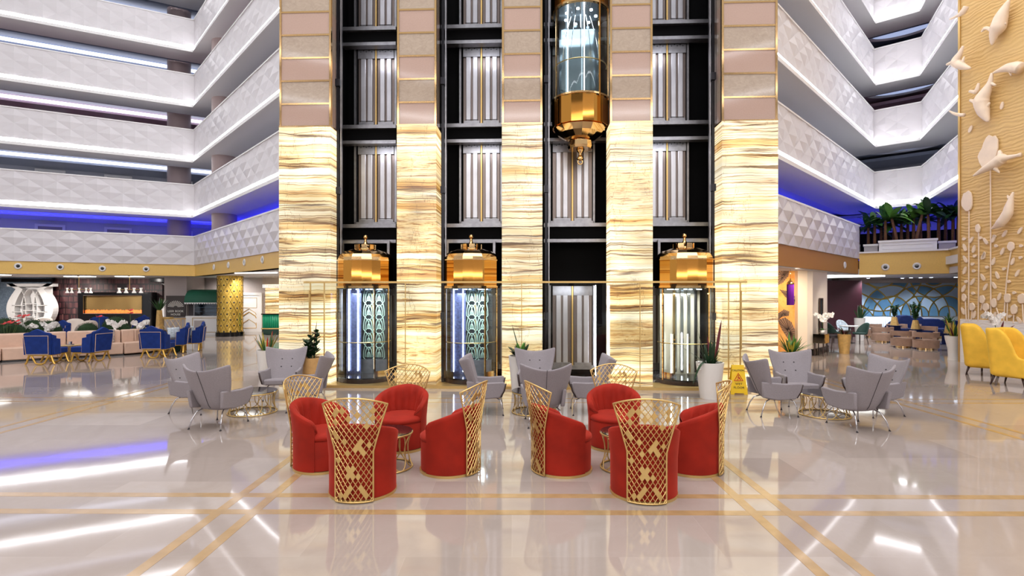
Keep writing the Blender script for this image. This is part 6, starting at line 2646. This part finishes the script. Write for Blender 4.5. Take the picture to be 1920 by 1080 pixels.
MB().box(-.26, .26, -.14, .2, za, zb).build('cabinet_body', mat('champagne_mirror', (226, 206, 170), .06, 1.0), cb)
MB().box(-.24, .24, -.155, -.14, za + .02, (za + zb) / 2 - .01).build('drawer', bpy.data.materials['champagne_mirror'], cb)
MB().box(-.24, .24, -.155, -.14, (za + zb) / 2 + .01, zb - .02).build('drawer', bpy.data.materials['champagne_mirror'], cb)
for sx in (-1, 1):
    for sy in (-.1, .16):
        MB().tube([(sx * .21, sy, za), (sx * .24, sy, 0)], [.02, .012], 8).build('leg', MT['wood_dark'], cb)
pw = thing('orchid_pot', 'white orchid with many blooms in a small white pot on the mirrored cabinet', 'potted plant', (c.x + .02, c.y, zb))
MB().lathe([(.06, 0), (.085, .12), (.075, .12)], 20).build('pot', MT['pot_white'], pw, smooth=True)
oc = make_orchid('orchid', 'x', (0, 0, 0), 77, 5, .66, [0.1, 2.8, .6, 2.2, -.3], None, bl_r=.055, nb=9)
for k in [q for q in SC.objects if q.parent == oc]:
    k.parent = pw
    k.location = (0, 0, .1)
bpy.data.objects.remove(oc)
dk = thing('dark_side_table', 'dark side table with slanted legs between the mirrored cabinet and the gold pot', 'side table', (P(1568, 0, 18.9).x, 18.95, 0))
MB().box(-.28, .22, -.2, .2, .52, .62).build('table_top', MT['grey_dark'], dk)
for s in (-1, 1):
    MB().tube([(s * .2, -.15, .52), (s * .26, -.18, 0)], .016, 6).build('leg', MT['wood_dark'], dk)
    MB().tube([(s * .2, .15, .52), (s * .26, .18, 0)], .016, 6).build('leg', MT['wood_dark'], dk)

# gold pot with spiky plant
make_vase_plant('round gold pot with arching green leaves and red specks beside the dark side table', (gp(1583, 663)[0], gp(1583, 663)[1], 0), .68, .21, 'pot_gold', 'arch', 15, ('leaf_dark', 'leaf', 'leaf_red'), .55, facets=0, taper=.72, n=30, w=.018)
t = thing('flared_planter', 'tall white curved vase pot with mixed leaves at the wall beside the yellow armchair', 'potted plant', (gp(1789, 675)[0], gp(1789, 675)[1], 0))
MB().lathe([(.17, 0), (.155, .12), (.165, .35), (.23, .65), (.245, .76), (.22, .76), (.21, .71)], 32).build('pot', MT['pot_white'], t, smooth=True, angle=45)
MB().lathe([(.21, .72), (1e-4, .73)], 20).build('soil', MT['soil'], t)
for m_, n_, sd in (('leaf', 12, 1), ('leaf_gold', 7, 5), ('leaf_red', 4, 3)):
    lf = MB()
    rnd = random.Random(sd)
    for k in range(n_):
        az = rnd.uniform(0, 2 * PI)
        leaf(lf, (math.cos(az) * .08, math.sin(az) * .08, .72), az, rnd.uniform(.3, .75), .026, R(rnd.uniform(45, 85)), .15)
    lf.build('foliage', MT[m_], t)

# white pot with snake plant, by the fluted wall
make_vase_plant('white square pot with tall snake plant blades at the start of the blue arc wall', (P(1612, 0, 23.8).x, 23.8, 0), 1.0, .22, 'pot_white', 'spiky', 31, ('leaf', 'leaf_dark'), .75, facets=0, taper=.7, n=18, w=.035)
# gold vases
for i, (x, y0_, y1_, Y, kind, mm, lb, fh) in enumerate([
    (1677, 610, 594, 23.6, 'zz', ('leaf_dark',), 'faceted gold vase with a drooping dark plant at the blue sofa end', .55),
    (1716.5, 617, 600, 22.6, 'zz', ('leaf_dark', 'leaf'), 'faceted gold vase with a dense dark green plant before the blue sofa', .8),
    (1779, 625, 605, 21.8, 'arch', ('leaf', 'leaf_light'), 'faceted gold vase with a palm like green plant near the whale wall', .62)]):
    zb = P(0, y0_, Y).z
    zt = P(0, y1_, Y).z
    pd = thing('vase_pedestal', 'slim mirrored pedestal under the %s gold vase before the blue sofa' % ['first', 'second', 'third'][i], 'pedestal', (P(x, 0, Y).x, Y, 0), 0, 'vase pedestals')
    MB().box(-.2, .2, -.2, .2, 0, .03).box(-.16, .16, -.16, .16, .03, zb - .03).box(-.2, .2, -.2, .2, zb - .03, zb).build('column', MT['navy'], pd)
    make_vase_plant(lb, (P(x, 0, Y).x, Y, zb), zt - zb, .17, 'pot_gold', kind, 60 + i, mm, fh, facets=8, taper=.55, n=34, w=.03, group='gold vases of the blue lounge')

# blue sofa with wavy ends
bs = thing('wave_back_sofa', 'long dark blue velvet sofa with curved ends below the blue arc wall', 'sofa', (0, 0, 0))
Yb = 25.4
xs = [(1664, 621), (1668, 612), (1676, 604), (1684, 600), (1690, 592), (1700, 591), (1728, 594), (1733, 598), (1760, 598), (1778, 602), (1786, 601), (1812, 602)]
poly = [P(x, y, Yb) for x, y in xs]
poly = [Vector((poly[0].x, Yb, .25))] + poly + [Vector((poly[-1].x, Yb, .25))]
MB().extrude(poly[::-1], (0, .35, 0)).build('backrest', MT['navy'], bs, bevel=.04)
MB().box(poly[0].x + .1, poly[-1].x, Yb - .75, Yb, .12, .46).build('seat', MT['navy'], bs, bevel=.04)
MB().box(poly[0].x + .2, poly[-1].x, Yb - .65, Yb + .2, 0, .12).build('plinth', MT['gold_satin'], bs)

# dining chairs and small table at the maroon wall
def make_shell_chair(name, label, m, legm):
    t = thing(name, label, 'chair', group='small shell chairs by the maroon wall')
    a_, b_ = [], []
    for j in range(7):
        v = j / 6
        ra, rb = [], []
        for i in range(13):
            u = -1 + 2 * i / 12
            zt = .88 - .28 * abs(u) ** 2
            z = .42 + (zt - .42) * v
            an = u * 1.45
            ra.append((math.sin(an) * .27, -math.cos(an) * .27 - .1 * v, z))
            rb.append((math.sin(an) * .24, -math.cos(an) * .24 - .1 * v, z))
        a_.append(ra)
        b_.append(rb)
    MB().sheet(a_, b_).build('back_shell', m, t, smooth=True)
    MB().lathe([(.24, .40), (.27, .43), (.25, .48), (1e-4, .49)], 20).build('seat', m, t, smooth=True)
    for sx in (-1, 1):
        for sy in (-1, 1):
            MB().tube([(sx * .15, sy * .15, .42), (sx * .21, sy * .21, 0)], .014, 6).build('leg', legm, t)
    return t


make_shell_chair('shell_chair', 'x', MT['green_dark'], MT['wood_dark'])
c1 = [o for o in SC.objects if o.name.startswith('shell_chair') and o.parent is None][0]
c1.location = gp(1612, 645)
c1.rotation_euler = (0, 0, facing(190))
c1['label'] = 'dark green shell chair on black legs facing the small pedestal table'
dup(c1, gp(1563, 643), facing(10), 'dark green shell chair partly behind the beige pier')
c2 = make_shell_chair('shell_chair', 'shell chair in grey and white print behind the gold pot plant', MT['pale'], MT['wood_dark'])
c2.location = gp(1583, 636)
c2.rotation_euler = (0, 0, facing(-90))
dup(c2, gp(1560, 639), facing(-60), 'shell chair in grey print, edge showing beside the pier')
pt_ = thing('pedestal_table', 'small round white pedestal table among the shell chairs', 'table', gp(1592, 643))
MB().lathe([(.34, .70), (.35, .73), (1e-4, .735)], 28).build('table_top', MT['white'], pt_, smooth=True, angle=40)
MB().lathe([(.2, 0), (.2, .02), (.03, .05), (.03, .70)], 20).build('pedestal', MT['grey_dark'], pt_, smooth=True, angle=40)
for i, (x, y, lb) in enumerate([(1716, 648, 'between the two nearest taupe chairs'), (1668, 633, 'among the farther taupe chairs')]):
    q = thing('low_table', 'small dark glass table with gold wire base %s' % lb, 'side table', gp(x, y), 0, 'low tables of the blue lounge')
    MB().lathe([(.26, .42), (.27, .44), (1e-4, .442)], 24).build('table_top', MT['glass_dark'], q)
    w = MB()
    for k in range(8):
        a = PI / 4 * k
        w.tube([(math.cos(a) * .24, math.sin(a) * .24, .42), (math.cos(a + .5) * .22, math.sin(a + .5) * .22, .01)], .009, 4)
    w.build('wire_base', MT['gold_satin'], q)

# sideboard behind the yellow chairs with white trough, orchid, tray
sb = thing('console_table', 'dark slim console against the white dado between the yellow armchairs', 'console table', (12.95, 13.6, 0), R(-81))
MB().box(-.9, .9, -.2, .2, .70, .76).build('table_top', MT['wood_dark'], sb)
for sx in (-1, 1):
    for sy in (-.15, .15):
        MB().tube([(sx * .8, sy, .70), (sx * .82, sy, 0)], .022, 6).build('leg', MT['wood_dark'], sb)
tr = thing('orchid_trough', 'white rectangular pot with white orchid on the console between the yellow armchairs', 'potted plant', (12.6, 13.9, .76), 0)
MB().box(-.3, .3, -.12, .12, 0, .2).build('pot', MT['pot_white'], tr, bevel=.01)
oc = make_orchid('orchid', 'x', (0, 0, 0), 91, 4, .72, [2.6, .4, 1.6, 3.4], None, bl_r=.06, nb=7)
for k in [q for q in SC.objects if q.parent == oc]:
    k.parent = tr
    k.location = (0, 0, .18)
bpy.data.objects.remove(oc)
lr = MB()
leaf(lr, (.1, 0, .2), .3, .5, .03, R(70), .1)
leaf(lr, (.2, 0, .2), .1, .6, .03, R(55), .3)
lr.build('burgundy_blade', MT['leaf_red'], tr)

# downlights in the ceiling over the blue lounge
for i, (x, Y) in enumerate([(1628, 25.9), (1692, 25.9), (1708, 25.3), (1726, 25.0), (1746, 24.8), (1792, 24.3)]):
    p = P(x, 0, Y)
    q = thing('downlight', 'small round downlight before the blue arc wall, %s from the maroon wall' % wl[i], 'downlight', (p.x, Y, 0), 0, 'downlights of the blue lounge')
    MB().cyl((0, 0, 2.835), .09, .025, 18).build('rim', MT['white'], q)
    MB().cyl((0, 0, 2.828), .065, .008, 16).build('lens', MT['lamp_cool'], q)
    l = bpy.data.lights.new('downlight_beam', 'SPOT')
    l.energy = 90
    l.spot_size = R(75)
    l.spot_blend = .6
    l.color = (.75, .88, 1)
    l.shadow_soft_size = .05
    lo = bpy.data.objects.new('downlight_beam', l)
    COL.objects.link(lo)
    lo.location = (p.x, Y, 2.80)
    lo.rotation_euler = (R(18), 0, 0)
